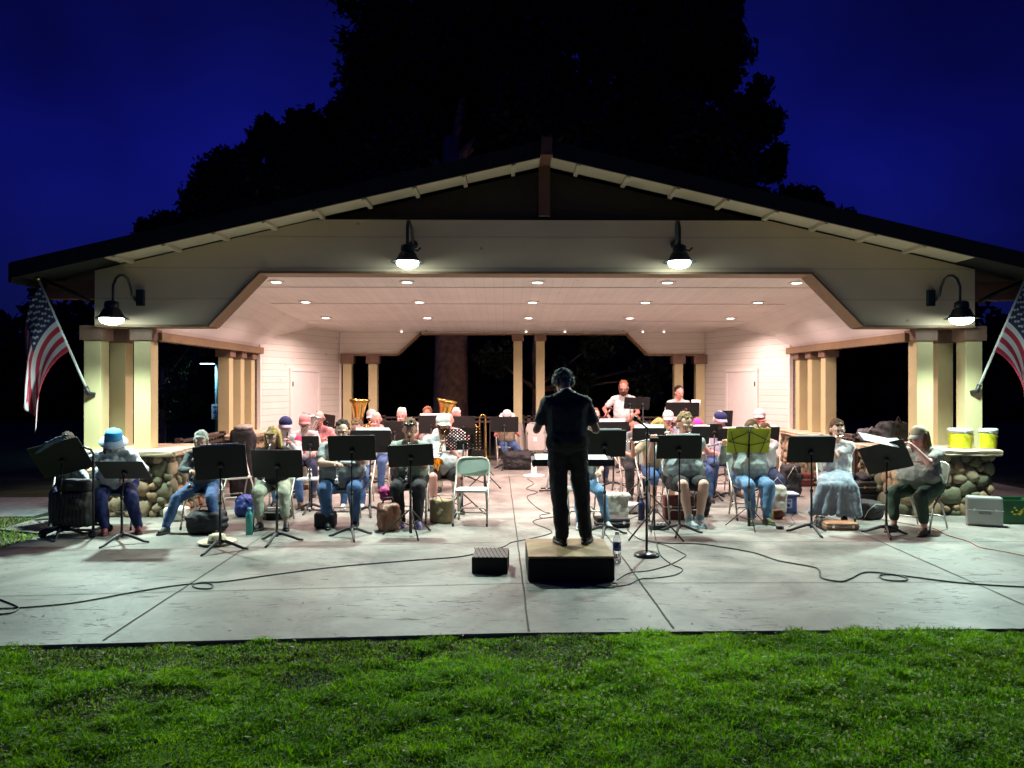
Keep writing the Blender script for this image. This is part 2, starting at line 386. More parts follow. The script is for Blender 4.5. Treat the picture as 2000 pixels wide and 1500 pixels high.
# recessed downlights
dlm = mat('downlight_lens', (1, 1, 1), emit=(1, .86, .78), estr=14)
trm = mat('downlight_trim', (.85, .8, .76), .5, var=0)
LX = [-4.0, -2.0, 0.0, 2.0, 4.0]
DL = []
for yy, py in ((11.5, 550), (13.4, 589), (15.4, 620)):
    for x in LX:
        x2 = x / 2 * {550: 1.95, 589: 1.975, 620: 2.03}[py] + .06; z = cz(yy)
        q = MB(); q.lathe([(.10, .01), (.13, .005), (.13, -.012), (.108, -.014)], (x2, yy, z), 0, 20); tr = bpart(q, 'downlight', trm)
        q = MB(); q.lathe([(.0, -.018), (.06, -.016), (.106, -.008), (.106, .004)], (x2, yy, z), 0, 20)
        q.v = [(a, b - 10.7, c) for a, b, c in q.v]; q.build('lens', dlm, tr); DL.append((x2, yy, z - .03))
# gooseneck wall lamps
green = mat('lamp_enamel', (.012, .022, .024), .35, var=.1)
shin = mat('lamp_shade_inside', (.8, .85, .82), .4, var=0)
glow = mat('lamp_glass', (1, 1, 1), emit=(.78, 1, .93), estr=30)
GL = []
for (px, py, big) in ((796, 512, 0), (1327, 512, 0), (218, 622, 1), (1878, 622, 1)):
    c = D(px, py, 9.98); s = -1 if px < 1000 else 1
    q = MB(); zz = c.z
    q.lathe([(0, .235), (.05, .23), (.085, .21), (.09, .15), (.075, .13), (.10, .12), (.13, .05), (.155, .015), (.21, -.005), (.212, 0), (.16, .022), (.135, .055), (.10, .125), (0, .13)], c, 0, 28)
    root_ = bpart(q, 'wall_lamp', green)
    q = MB(); xa = c.x
    if big:
        xw = c.x - s * .19
        pts = [(xa - s * .02, c.y, zz + .22), (xa - s * .02, c.y, zz + .42), (xa - s * .04, c.y + .03, zz + .52), (xa - s * .06, c.y + .08, zz + .57), (xa - s * .08, c.y + .15, zz + .58), (xa - s * .10, c.y + .22, zz + .54), (xa - s * .11, c.y + .28, zz + .44), (xa - s * .11, c.y + .31, zz + .34), (xa - s * .11, 10.39, zz + .28)]
        q.tube(pts, .017, 0, 10); q.b2((min(xw, xw - .0) - .05, 10.33, zz + .2), (xw + .05, 10.395, zz + .42), 0, .01)
    else:
        pts = [(xa, c.y, zz + .22), (xa, c.y, zz + .45), (xa, c.y + .06, zz + .54), (xa, c.y + .16, zz + .56), (xa + .02, c.y + .26, zz + .5), (xa + .03, c.y + .3, zz + .35), (xa + .03, 10.39, zz + .3)]
        q.tube(pts, .022, 0, 10); q.lathe([(0, 0), (.06, 0), (.06, .03)], (xa + .03, 10.395, zz + .3), 0, 16, rotx(90))
        q.tube([(xa + .08, c.y, zz + .16), (xa + .13, c.y, zz + .15), (xa + .17, c.y, zz + .19)], .012)
    q.v = [(a, b - 10.7, c_) for a, b, c_ in q.v]; q.build('gooseneck', green, root_)
    q = MB(); q.ell((c.x, c.y, zz - .01), (.145, .145, .075), 0, 20); q.v = [(a, b - 10.7, c_) for a, b, c_ in q.v]; q.build('bulb', glow, root_)
    GL.append(V((c.x, c.y, zz - .08)))
# railings
rail = mat('rail_brown', (.05, .035, .028), .6)
def railing(a, b, label, z=.93, nb=None):
    a, b = V(a), V(b); Ln = (b - a).length; t = thing('railing', label, 'railing', a, 0); d = (b - a).normalized()
    Rm = Matrix((d, V((-d.y, d.x, 0)), V((0, 0, 1)))).transposed()
    q = MB(); q.box(d * Ln / 2 + V((0, 0, z)), (Ln, .09, .035), 0, Rm); q.build('top_rail', rail, t)
    q = MB(); q.box(d * Ln / 2 + V((0, 0, .1)), (Ln, .04, .05), 0, Rm); q.box(d * Ln / 2 + V((0, 0, z - .1)), (Ln, .04, .045), 0, Rm); q.build('lower_rail', rail, t)
    n = int(Ln / .125); q = MB()
    for i in range(1, n):
        q.box(d * (Ln * i / n) + V((0, 0, (z - .05) / 2 + .05)), (.022, .022, z - .15), 0, Rm)
    q.build('balusters', rail, t)
    for e in (0.02, .5, .98):
        q = MB(); q.box(d * Ln * e + V((0, 0, z / 2 + .02)), (.09, .09, z + .06), 0, Rm); q.build('post', rail, t)
railing((-5.35, 11.62, 0), (-5.35, 13.5, 0), 'dark side railing between the left stone piers')
railing((5.35, 11.62, 0), (5.35, 13.5, 0), 'dark side railing between the right stone piers')
for i, (a, b) in enumerate((((-3.3), (-.25)), ((-.0), (.3)), ((.55), (3.5)))):
    railing((a, 17.95, 0), (b, 17.95, 0), ['rear railing left of the middle columns behind the tubas', 'short rear railing between the two middle columns', 'rear railing right of the middle columns behind percussion'][i], 1.02)
# ---------------------------------------------------------------- ground, slab, lawn
def struct(mb, name, m): return tag(mb.build(name, m), kind='structure')
soil = mat('dark_turf_soil', (.035, .055, .015), .95, var=.5, scale=3, bump=.8, bscale=40)
q = MB(); q.add([(-250, -60, -.028), (250, -60, -.028), (250, 400, -.028), (-250, 400, -.028)], [(0, 1, 2, 3)], 0, False); struct(q, 'lawn_ground', soil)
# stamped concrete
cm = mat('stamped_concrete', (.4, .38, .35), .62, var=0); nt = cm.node_tree; Lk = nt.links.new; bs = nt.nodes['Principled BSDF']; tc = nt.nodes['Texture Coordinate']
n1 = nd(nt, 'ShaderNodeTexNoise', Scale=.9, Detail=8.0, Roughness=.62, Distortion=.6); Lk(tc.outputs['Object'], n1.inputs['Vector'])
r1 = nd(nt, 'ShaderNodeValToRGB'); e = r1.color_ramp.elements; e[0].position = .32; e[0].color = (.095, .090, .078, 1); e[1].position = .64; e[1].color = (.315, .30, .265, 1); Lk(n1.outputs['Fac'], r1.inputs[0])
mp = nd(nt, 'ShaderNodeMapping'); mp.inputs['Scale'].default_value = (2.2, 9, 1); mp.inputs['Rotation'].default_value = (0, 0, .5); Lk(tc.outputs['Object'], mp.inputs[0])
n2 = nd(nt, 'ShaderNodeTexNoise', Scale=1.6, Detail=9.0, Roughness=.7, Distortion=1.4); Lk(mp.outputs[0], n2.inputs['Vector'])
r2 = nd(nt, 'ShaderNodeValToRGB'); e = r2.color_ramp.elements; e[0].position = .34; e[0].color = (.25, .25, .24, 1); e[1].position = .41; e[1].color = (1, 1, 1, 1); Lk(n2.outputs['Fac'], r2.inputs[0])
n3 = nd(nt, 'ShaderNodeTexVoronoi', feature='DISTANCE_TO_EDGE', Scale=.75); 
mp3 = nd(nt, 'ShaderNodeMapping'); nz = nd(nt, 'ShaderNodeTexNoise', Scale=2.5, Detail=4.0); Lk(tc.outputs['Object'], nz.inputs['Vector'])
mxv = nd(nt, 'ShaderNodeMix', data_type='RGBA'); mxv.inputs[0].default_value = .22; Lk(tc.outputs['Object'], mxv.inputs[6]); Lk(nz.outputs['Color'], mxv.inputs[7]); Lk(mxv.outputs[2], n3.inputs['Vector'])
r3 = nd(nt, 'ShaderNodeValToRGB'); e = r3.color_ramp.elements; e[0].position = 0; e[0].color = (.72, .7, .68, 1); e[1].position = .012; e[1].color = (1, 1, 1, 1); Lk(n3.outputs['Distance'], r3.inputs[0])
ma = nd(nt, 'ShaderNodeMix', data_type='RGBA', blend_type='MULTIPLY'); ma.inputs[0].default_value = .75; Lk(r1.outputs[0], ma.inputs[6]); Lk(r2.outputs[0], ma.inputs[7])
mb_ = nd(nt, 'ShaderNodeMix', data_type='RGBA', blend_type='MULTIPLY'); mb_.inputs[0].default_value = .35; Lk(ma.outputs[2], mb_.inputs[6]); Lk(r3.outputs[0], mb_.inputs[7]); Lk(mb_.outputs[2], bs.inputs['Base Color'])
bp = nd(nt, 'ShaderNodeBump', Strength=.55, Distance=.012); ad = nd(nt, 'ShaderNodeMath', operation='ADD'); Lk(n1.outputs['Fac'], ad.inputs[0]); Lk(r2.outputs[0], ad.inputs[1]); Lk(ad.outputs[0], bp.inputs['Height']); Lk(bp.outputs[0], bs.inputs['Normal'])
rr_ = nd(nt, 'ShaderNodeMapRange'); Lk(n2.outputs['Fac'], rr_.inputs[0]); rr_.inputs['To Min'].default_value = .42; rr_.inputs['To Max'].default_value = .75; Lk(rr_.outputs[0], bs.inputs['Roughness'])
eL = G(-60, 1263); eM = G(1000, 1236); eR = G(2060, 1227)
kk = (eR.y - eL.y) / (eR.x - eL.x)
def edgeY(x):
    return eL.y + (x - eL.x) * (eM.y - eL.y) / (eM.x - eL.x) if x < eM.x else eM.y + (x - eM.x) * (eR.y - eM.y) / (eR.x - eM.x)
poly = [(-5.95, edgeY(-5.95)), (eM.x, eM.y), (8.5, edgeY(8.5)), (8.5, 18.3), (-6.7, 18.3), (-6.7, 9.6), (-5.95, 9.3)]
q = MB(); q.prism(poly, -.12, 0, 0, lambda u, v, w: (u, v, w)); struct(q, 'concrete_pavement', cm)
jm = mat('joint_dark', (.06, .052, .045), .95)
q = MB()
def joint(a, b, w=.014):
    a, b = V(a), V(b); d = (b - a).normalized(); n = V((-d.y, d.x, 0)) * w / 2; z = V((0, 0, .004))
    k = 12; pa = []
    rj = random.Random(int(a.x * 100))
    for i in range(k + 1):
        p = a.lerp(b, i / k) + n * rj.uniform(-.5, .5); pa += [p - n + z, p + n + z]
    q.add(pa, [(2 * i, 2 * i + 1, 2 * i + 3, 2 * i + 2) for i in range(k)], 0, False)
for pts in ([(200, 1252), (480, 1070)], [(1033, 1234), (1010, 1050), (994, 930)], [(1315, 1228), (1182, 1042)], [(2060, 1208), (1700, 1050)],
            [(-40, 1166), (1000, 1140)], [(1000, 1140), (2050, 1137)], [(90, 1077), (1000, 1059)], [(1000, 1059), (2040, 1058)], [(480, 1070), (640, 960)], [(1182, 1042), (1130, 960)], [(1700, 1050), (1450, 960)]):
    for a, b in zip(pts, pts[1:]):
        A, B = G(*a), G(*b)
        if A.x < -5.9: A = B + (A - B) * ((B.x + 5.9) / (B.x - A.x))
        joint(A, B, .014 if pts[0][1] > 1200 else .009)
struct(q, 'pavement_joints', jm)
pathm = mat('asphalt_path', (.26, .27, .28), .9, var=.2, bump=.4)
q = MB(); q.add([(-40, 10.6, -.015), (-6.9, 10.6, -.015), (-6.9, 12.4, -.015), (-40, 12.4, -.015)], [(0, 1, 2, 3)], 0, False); struct(q, 'footpath', pathm)

def mesh_np(name, vs, fs, mats, mi=None, k=3):
    me = bpy.data.meshes.new(name); nv, nf = len(vs), len(fs)
    me.vertices.add(nv); me.vertices.foreach_set('co', vs.astype(np.float32).ravel())
    me.loops.add(nf * k); me.loops.foreach_set('vertex_index', fs.astype(np.int32).ravel())
    me.polygons.add(nf); me.polygons.foreach_set('loop_start', np.arange(0, nf * k, k, dtype=np.int32)); me.polygons.foreach_set('loop_total', np.full(nf, k, dtype=np.int32))
    for m in mats: me.materials.append(m)
    if mi is not None: me.polygons.foreach_set('material_index', mi.astype(np.int32))
    me.update(calc_edges=True); return me
def leafmat(name, col, var=.4, scale=2, trans=.25):
    m = mat(name, col, .55, var=var, scale=scale)
    if trans > .3:      # thin blades let light through
        nt = m.node_tree; b = nt.nodes['Principled BSDF']; o = nt.nodes['Material Output']; tr = nd(nt, 'ShaderNodeBsdfTranslucent'); mx = nd(nt, 'ShaderNodeMixShader'); mx.inputs[0].default_value = trans
        src = b.inputs['Base Color'].links[0].from_socket; hs = nd(nt, 'ShaderNodeHueSaturation'); hs.inputs['Value'].default_value = 1.7; hs.inputs['Saturation'].default_value = 1.1
        nt.links.new(src, hs.inputs['Color']); nt.links.new(hs.outputs[0], tr.inputs['Color']); nt.links.new(b.outputs[0], mx.inputs[1]); nt.links.new(tr.outputs[0], mx.inputs[2]); nt.links.new(mx.outputs[0], o.inputs['Surface'])
        b.inputs['Roughness'].default_value = .5
    return m
g1 = leafmat('grass_green', (.17, .36, .017), .5, 1.1, .5); g2 = leafmat('grass_dark', (.075, .185, .012), .5, 2, .5); g3 = leafmat('grass_dry', (.24, .20, .11), .3, 2); g4 = leafmat('grass_lime', (.27, .44, .04), .3, 2, .5)
def hash2(x, y, s):   # smooth value noise
    xi = np.floor(x * s); yi = np.floor(y * s); fx = x * s - xi; fy = y * s - yi
    h = lambda a, b: np.modf(np.abs(np.sin(a * 127.1 + b * 311.7) * 43758.5453))[0]
    sx = fx * fx * (3 - 2 * fx); sy = fy * fy * (3 - 2 * fy)
    return (h(xi, yi) * (1 - sx) + h(xi + 1, yi) * sx) * (1 - sy) + (h(xi, yi + 1) * (1 - sx) + h(xi + 1, yi + 1) * sx) * sy
def grass(name, x0, x1, yb, yt, n, hmul=1.0, wmul=1.0):
    x = rng.uniform(x0, x1, n); y = yb + (yt(x) - yb) * rng.uniform(0, 1, n)
    cl = hash2(x, y, 2.3) * .6 + hash2(x + 9, y + 3, 6.0) * .4
    bare = hash2(x + 31, y + 17, 1.1) * .6 + hash2(x + 5, y, 4.0) * .4
    dist_edge = yt(x) - y
    bareness = (bare < .27) | ((dist_edge < .5) & (x < .3) & (bare < .52))
    keep = ~(bareness & (rng.uniform(0, 1, n) < .3)); x, y, cl, bareness, dist_edge = x[keep], y[keep], cl[keep], bareness[keep], dist_edge[keep]; n = len(x)
    cl = np.clip(cl + (hash2(x + 50, y, 9.) - .5) * .75 + (hash2(x, y + 50, 28.) - .5) * .35, .12, 1.1)
    h = (.012 + .062 * cl * rng.uniform(.4, 1.3, n)) * hmul; h[bareness] *= .7
    h[(dist_edge < .10) & (hash2(x * 3, y, 2.) < .6)] *= .6
    w = rng.uniform(.0022, .0055, n) * wmul; a = rng.uniform(0, 2 * np.pi, n); b = rng.uniform(0, 2 * np.pi, n)
    lean = h * rng.uniform(.25, 1.25, n)
    dx, dy = np.cos(a) * w, np.sin(a) * w; lx, ly = np.cos(b) * lean, np.sin(b) * lean
    z0 = np.full(n, -.030)
    P = np.stack([np.stack([x - dx, y - dy, z0], 1), np.stack([x + dx, y + dy, z0], 1), np.stack([x + dx * .7 + lx * .4, y + dy * .7 + ly * .4, z0 + h * .62], 1),
                  np.stack([x - dx * .7 + lx * .4, y - dy * .7 + ly * .4, z0 + h * .62], 1), np.stack([x + lx, y + ly, z0 + h * (1.05 - .35 * lean / np.maximum(h, 1e-4))], 1)], 1).reshape(-1, 3)
    i = np.arange(n)[:, None] * 5
    F = np.concatenate([i + np.array([0, 1, 2]), i + np.array([0, 2, 3]), i + np.array([3, 2, 4])], 0)
    u = np.clip(rng.uniform(0, 1, n) + (hash2(x + 70, y + 20, 5.5) - .5) * .5 + (hash2(x + 7, y + 2, 1.3) - .5) * .3, 0, 1); m = np.where(u < .30, 1, np.where(u < .70, 0, np.where(u < .74, 2, 3))); m[bareness & (rng.uniform(0, 1, n) < .4)] = 2
    if hmul > 1: m[rng.uniform(0, 1, n) < .6] = 2
    o = link(name, mesh_np(name, P, F, [g1, g2, g3, g4], np.concatenate([m, m, m]))); return tag(o, kind='stuff')
ytv = lambda x: np.where(x < eM.x, eL.y + (x - eL.x) * (eM.y - eL.y) / (eM.x - eL.x), eM.y + (x - eM.x) * (eR.y - eM.y) / (eR.x - eM.x)) + .015
tag(grass('lawn_grass', -4.6, 4.6, 3.1, ytv, 420000), 'short clover-dotted lawn grass in front of the pavement', 'grass')
tag(grass('side_grass', -9.5, -6.0, 7.2, lambda x: np.full_like(x, 10.5), 16000, 1.05, 1.3), 'dim grass strip beside the footpath at the left', 'grass')
# clover flowers and fallen leaves
def scatter(name, label, cat, n, x0, x1, yb, fn, m, clus=True):
    q = MB(); k = 0; rr = random.Random(n)
    while k < n:
        x = rr.uniform(x0, x1); y = rr.uniform(yb, 5.6)
        if y > edgeY(x) - .05: continue
        if clus and float(hash2(np.array([x + 3.]), np.array([y]), 1.6)[0]) * (.5 + .5 * (x > -.3)) * (1.25 - (y - 3.4) / 2.6) < .42: continue
        fn(q, x, y, rr); k += 1
    return tag(q.build(name, m), label, cat, kind='stuff')
clov = leafmat('clover_white', (.62, .62, .40), .1, 5, .5)
scatter('clover_flowers', 'small white clover heads dotted over the lawn', 'flowers', 620, -4, 4.4, 3.3, lambda q, x, y, r: q.ell((x, y, -.03 + r.uniform(.035, .065)), r.uniform(.005, .009), 0, 6), clov)
lf = leafmat('fallen_leaf', (.50, .46, .34), .3, 8, .5)
def leaf(q, x, y, r, z=.01):
    a = r.uniform(0, 6.28); s = r.uniform(.008, .02); c, d = math.cos(a) * s, math.sin(a) * s
    q.add([(x - c, y - d, z), (x + d * .5, y - c * .5, z + .004), (x + c, y + d, z + .006), (x - d * .5, y + c * .5, z + .003)], [(0, 1, 2, 3)])
scatter('fallen_petals', 'pale fallen leaves and petals lying in the thin lawn', 'leaves', 260, -4, 4, 3.6, leaf, lf, False)
q = MB(); rr = random.Random(3)
for _ in range(110):
    p = G(rr.uniform(0, 2000), rr.uniform(1065, 1225)); 
    if -5.8 < p.x < 7: leaf(q, p.x, p.y, rr, .003)
tag(q.build('pavement_litter', mat('litter_leaf', (.2, .19, .15), .8, var=.5)), 'tiny leaf scraps scattered over the concrete', 'leaves', kind='stuff')

# ---------------------------------------------------------------- trees
bark = mat('bark', (.48, .30, .21), .9, var=.35, scale=6, bump=1, bscale=14)
fol = [leafmat('foliage_a', (.05, .08, .04), .5, .6), leafmat('foliage_b', (.035, .06, .03), .5, .6), leafmat('foliage_c', (.05, .085, .025), .4, .6)]
def leaves(blobs, n, size, m=fol):
    """blobs: (centre, radius); leaf-sized faces in ragged clumps"""
    Wt = np.array([b[1] ** 2 for b in blobs]); Wt /= Wt.sum(); out = []
    idx = rng.choice(len(blobs), n, p=Wt)
    C = np.array([list(b[0]) for b in blobs])[idx]; Rr = np.array([b[1] for b in blobs])[idx]
    sub = rng.normal(0, 1, (len(blobs) * 26, 3)); sub /= np.linalg.norm(sub, axis=1)[:, None]; sub *= rng.uniform(.35, 1.0, (len(sub), 1))
    k = rng.integers(0, 26, n); S = sub[idx * 26 + k]
    d = rng.normal(0, 1, (n, 3)); d /= np.linalg.norm(d, axis=1)[:, None]; d *= rng.uniform(0, 1, (n, 1)) ** .5
    P = C + S * Rr[:, None] * .82 + d * Rr[:, None] * rng.uniform(.18, .4, (n, 1)); P[:, 2] = np.maximum(P[:, 2], .05)
    a = rng.normal(0, 1, (n, 3)); a /= np.linalg.norm(a, axis=1)[:, None]; b = np.cross(a, rng.normal(0, 1, (n, 3))); b /= np.linalg.norm(b, axis=1)[:, None]
    s = (size * rng.uniform(.5, 1.3, n))[:, None]
    vs = np.stack([P - a * s, P + b * s * .5, P + a * s, P - b * s * .5], 1).reshape(-1, 3); fs = np.arange(n * 4).reshape(-1, 4)
    return mesh_np('crown', vs, fs, m, (idx * 7 + k) % len(m), 4)
def tree(label, base, h, r0, blobs, n, size, limbs=()):
    base = V(base); t = thing('tree', label, 'tree', base, 0, 'trees behind the bandstand')
    q = MB(); top = V((0, 0, h))
    q.tube([(0, 0, -.1), (0, 0, .3), (.02, 0, h * .35), (-.03, 0, h * .7), (0, 0, h)], [r0 * 1.5, r0 * 1.1, r0, r0 * .8, r0 * .45], 0, 14)
    for i, (c, r) in enumerate(blobs[:10]):
        c = V(c) - base; z0 = min(h * .9, max(h * .4, c.z * .55))
        q.tube([(0, 0, z0), V((c.x * .5, c.y * .5, (z0 + c.z) / 2)), V((c.x * .95, c.y * .95, c.z))], [r0 * .4, r0 * .22, r0 * .06], 0, 6)
    q.build('trunk', bark, t)
    me = leaves([(V(c) - base, r) for c, r in blobs], n, size); link('crown', me, t); return t
def bl(lst, Y): return [(D(px, py, Y + dy), r * (Y + dy) / 1500) for px, py, r, dy in lst]
big = bl([(850, 120, 190, 0), (1060, 80, 240, 1), (1280, 120, 200, 0), (1400, 60, 100, -1), (1000, 320, 170, 1), (1180, 300, 170, 0), (800, 320, 150, 0), (950, -60, 220, 0), (1250, -80, 220, 1), (760, 60, 110, 0), (740, 180, 90, 0), (1390, 160, 70, 0), (1390, 0, 70, 0), (1330, 260, 120, 0), (1080, 200, 200, 0), (900, 220, 160, 0)], 24)
P0 = D(880, 750, 22.5); tree('huge dark tree whose thick trunk shows through the rear opening', (P0.x, 22.5, 0), 9, .48, big, 150000, .15)
lft = bl([(700, 350, 120, 0), (590, 330, 85, 0), (520, 290, 60, 0), (540, 420, 120, 0), (420, 440, 95, 0), (740, 210, 70, 0), (780, 60, 60, 0), (340, 470, 60, 0), (670, 230, 45, 0), (640, 470, 120, 0), (430, 400, 100, 0), (300, 475, 55, 0), (480, 330, 80, 0), (600, 270, 60, 0)], 27)
P0 = D(560, 750, 27); tree('dark broad tree rising over the left half of the roof', (P0.x, 27, 0), 6, .3, lft, 110000, .14)
rgt = bl([(1450, 250, 90, 0), (1420, 400, 130, 0), (1540, 430, 90, 0), (1330, 420, 130, 0), (1620, 460, 60, 0), (1500, 320, 50, 0), (1600, 440, 70, 0)], 26)
P0 = D(1470, 750, 26); tree('dark tree behind the right half of the roof', (P0.x, 26, 0), 6, .28, rgt, 75000, .14)
P0 = D(1150, 750, 23); tree('leafy tree with sloping limbs behind the right middle column', (P0.x - 1.5, 23.5, 0), 4, .2, bl([(960, 700, 45, 0), (1180, 660, 60, 0), (1260, 740, 60, 0), (1120, 740, 50, 0), (1340, 700, 60, 2)], 22.5), 9000, .09)
P0 = D(345, 760, 18); tree('small leafy tree lit green beside the lamp post', (P0.x - .6, 18.6, 0), 2.2, .07, bl([(345, 770, 50, 0), (300, 800, 60, 1), (375, 790, 25, 0), (382, 725, 16, 0), (330, 700, 60, 2), (280, 700, 60, 2), (400, 640, 60, 3)], 18), 9000, .055)
# far wood mass
q = []
for i in range(46):
    x = -60 + i * 2.7; h = (6.8 + 1.6 * math.sin(i * 1.7) + 1.2 * math.sin(i * .6)) if x > -22 else 7.2 + 1.2 * math.sin(i)
    for zz in (1.2, 3.2, 5.0, h * .85): q.append((V((x + math.sin(i * 3 + zz) * .8, 42 + math.cos(i * 5) * 2, zz * .78)), 2.4))
o = link('far_wood', leaves(q, 60000, .42)); tag(o, 'dark far-off wood behind the bandstand', 'wood', kind='stuff')
q = MB()
for i in range(60):
    x = -80 + i * 2.8; q.ell((x, 45 + math.sin(i) * 1.0, 1.5), (2.6, 1.2, 3.6 + .5 * math.sin(i * 2.1)), 0, 10)
tag(q.build('undergrowth', mat('undergrowth_dark', (.012, .02, .01), .95)), 'dense dark undergrowth under the far wood', 'undergrowth', kind='stuff')

# ---------------------------------------------------------------- lamp post with sign
P0 = D(425, 750, 21); pm = mat('galvanised_post', (.35, .55, .62), .4, .3)
t = thing('lamp_post', 'pale blue lit lamp post with a square prohibition sign beyond the left railing', 'lamp post', (P0.x, 21, 0))
zt = 1.8 + 38 * 21 / 1500
q = MB(); q.tube([(0, 0, -.05), (0, 0, zt - .05), (0, 0, zt)], [.065, .065, .03], 0, 12); q.tube([(0, 0, zt - .03), (-.1, 0, zt + .02)], .02); q.build('post', pm, t)
q = MB(); q.box((-.27, 0, zt + .045), (.40, .16, .035), 0, None, .01); hd = q.build('lamp_head', blk, t)
q = MB(); q.box((-.27, 0, zt + .02), (.36, .13, .012)); q.build('lens', mat('post_lamp', (1, 1, 1), emit=(.6, .95, 1), estr=12), hd)
sz = 1.8 - 54 * 21 / 1500
q = MB(); q.box((0, -.08, sz), (.27, .012, .40), 0, None, .01); sg = q.build('sign', mat('sign_white', (.85, .88, .9), .5, var=0), t)
sb = mat('sign_blue', (.03, .12, .4), .5, var=0)
q = MB(); ring = [(math.cos(a) * .075, -.09, sz - .01 + math.sin(a) * .075) for a in [2 * math.pi * i / 20 for i in range(21)]]
q.tube(ring, .01, 0, 6, False); q.tube([(-.05, -.09, sz + .045), (.052, -.09, sz - .065)], .009, 0, 6)
q.box((-.01, -.09, sz - .01), (.07, .006, .025)); q.box((.03, -.09, sz + .005), (.02, .006, .045)); q.box((-.03, -.09, sz - .03), (.012, .006, .03)); q.box((.015, -.09, sz - .03), (.012, .006, .03))
for k in range(4): q.box((-.07 + k * .046, -.09, sz + .145), (.034, .006, .022))
for k in range(5): q.box((-.08 + k * .04, -.09, sz - .15), (.028, .006, .02))
q.build('symbol', sb, sg)
POSTL = V((P0.x - .3, 20.8, zt - .05))

# ---------------------------------------------------------------- flags
fr_ = mat('flag_red', (.34, .015, .04), .7, var=.1); fwh = mat('flag_white', (.50, .50, .53), .7, var=.05); fbl = mat('flag_blue', (.012, .018, .07), .7, var=.05)
polem = mat('flag_pole_white', (.75, .8, .78), .35, var=.03)
def flag(label, base, top, side, Y):
    A = D(*base, Y); B = D(*top, Y - .35); t = thing('flag', label, 'flag', A)
    q = MB(); q.tube([V(), B - A], .017, 0, 10); pl = q.build('pole', polem, t)
    q = MB(); q.ell(B - A, .035, 0, 10); q.build('finial', mat('gold_ball', (.5, .35, .1), .3, 1), pl)
    q = MB(); q.tube([V((0.06 * -side, .05, -.02)), V((0, 0, 0)), (B - A) * .06], .03, 0, 10); q.build('bracket', blk, pl)
    d = (B - A); L = d.length; dn = d.normalized(); top_ = (B - A) - dn * .10; H = .92
    NU, NV = 58, 26; P = {}
    out = V((side, 0, 0))
    for j in range(NV + 1):
        h0 = top_ - dn * (H * j / NV)          # hoist point
        for i in range(NU + 1):
            u = i / NU; v = j / NV
            # fly runs down and outwards first, then hangs straight; bunches as it goes
            s = u * 1.48
            a = R(32 + 48 * min(1, u * 1.5))       # angle below horizontal
            x = 0; z = 0; st = 8
            for k in range(st):
                uu = u * (k + .5) / st; aa = R(34 + 56 * min(1, uu * 1.6) - 14 * v * (1 - uu)); x += math.cos(aa) * s / st; z -= math.sin(aa) * s / st
            p = h0 + out * x * .62 + V((0, 0, z))
            pinch = min(1, u * 1.3) ** 1.4
            hang = top_ - dn * (H * .38) + out * x * .60 + V((0, 0, z))
            p = p.lerp(hang + (h0 - (top_ - dn * H * .38)) * .42, pinch * .5)
            fold = math.sin(v * 9.5 + u * 2.2) * .11 * pinch + math.sin(v * 17 + u * 5) * .02 * pinch
            p += V((side * math.cos(v * 9.5 + u * 1.5) * .045 * pinch, fold - .02, 0)); P[i, j] = p
    mb = MB(); vs = [P[i, j] for j in range(NV + 1) for i in range(NU + 1)]
    ix = lambda i, j: j * (NU + 1) + i
    for v in vs: mb.v.append(tuple(v))
    for j in range(NV):
        for i in range(NU):
            stripe = j // 2; c = 2 if (stripe < 7 and i < NU * .4) else (0 if stripe % 2 == 0 else 1)
            mb.f.append((ix(i, j), ix(i + 1, j), ix(i + 1, j + 1), ix(i, j + 1))); mb.m.append(c); mb.sm.append(True)
    cl_ = mb.build('cloth', [fr_, fwh, fbl], t)
    sm_ = cl_.modifiers.new('thick', 'SOLIDIFY'); sm_.thickness = .003; sm_.offset = 0
    stx = MB()
    for row in range(9):
        nc = 6 if row % 2 == 0 else 5
        for c in range(nc):
            fi = NU * .4 * ((c + .5) / 6 if nc == 6 else (c + 1) / 6); fj = 14 * (row + .7) / 9.4
            i, j = int(fi), int(fj); p = P[i, j]; eu = (P[i + 1, j] - P[i, j]).normalized(); ev = (P[i, j + 1] - P[i, j]); ev = (ev - eu * ev.dot(eu)).normalized(); nn = eu.cross(ev).normalized()
            for sgn in (-1, 1):
                vs = []
                for k in range(10):
                    a = math.pi * k / 5; r = .023 if k % 2 == 0 else .010; vs.append(p + nn * sgn * .004 + eu * math.sin(a) * r - ev * math.cos(a) * r)
                stx.add(vs, [tuple(range(10)) if sgn > 0 else tuple(range(9, -1, -1))], 0, False)
    stx.build('stars', fwh, cl_)
flag('striped american flag hanging from a white pole at the left columns', (173, 768), (74, 543), -1, 10.5)
flag('american flag half out of the picture on the right column pole', (1908, 764), (2003, 545), 1, 10.5)

# ---------------------------------------------------------------- sky and light
w = bpy.data.worlds.new('World'); SC.world = w; w.use_nodes = True; nt = w.node_tree; Lk = nt.links.new
bg = nt.nodes['Background']; sky = nd(nt, 'ShaderNodeTexSky', sky_type='NISHITA'); sky.sun_disc = False; sky.sun_elevation = R(-2.5); sky.sun_rotation = R(150); 
tc = nd(nt, 'ShaderNodeTexCoord'); sp = nd(nt, 'ShaderNodeSeparateXYZ'); Lk(tc.outputs['Generated'], sp.inputs[0])
rp = nd(nt, 'ShaderNodeValToRGB'); el = rp.color_ramp.elements
el[0].position = 0; el[0].color = (.0035, .006, .030, 1); el[1].position = 1; el[1].color = (.0004, .0006, .010, 1)
for p_, c_ in ((.15, (.0030, .0045, .085, 1)), (.27, (.0032, .0045, .128, 1)), (.42, (.0024, .0036, .078, 1))):
    x_ = el.new(p_); x_.color = c_
Lk(sp.outputs['Z'], rp.inputs[0])
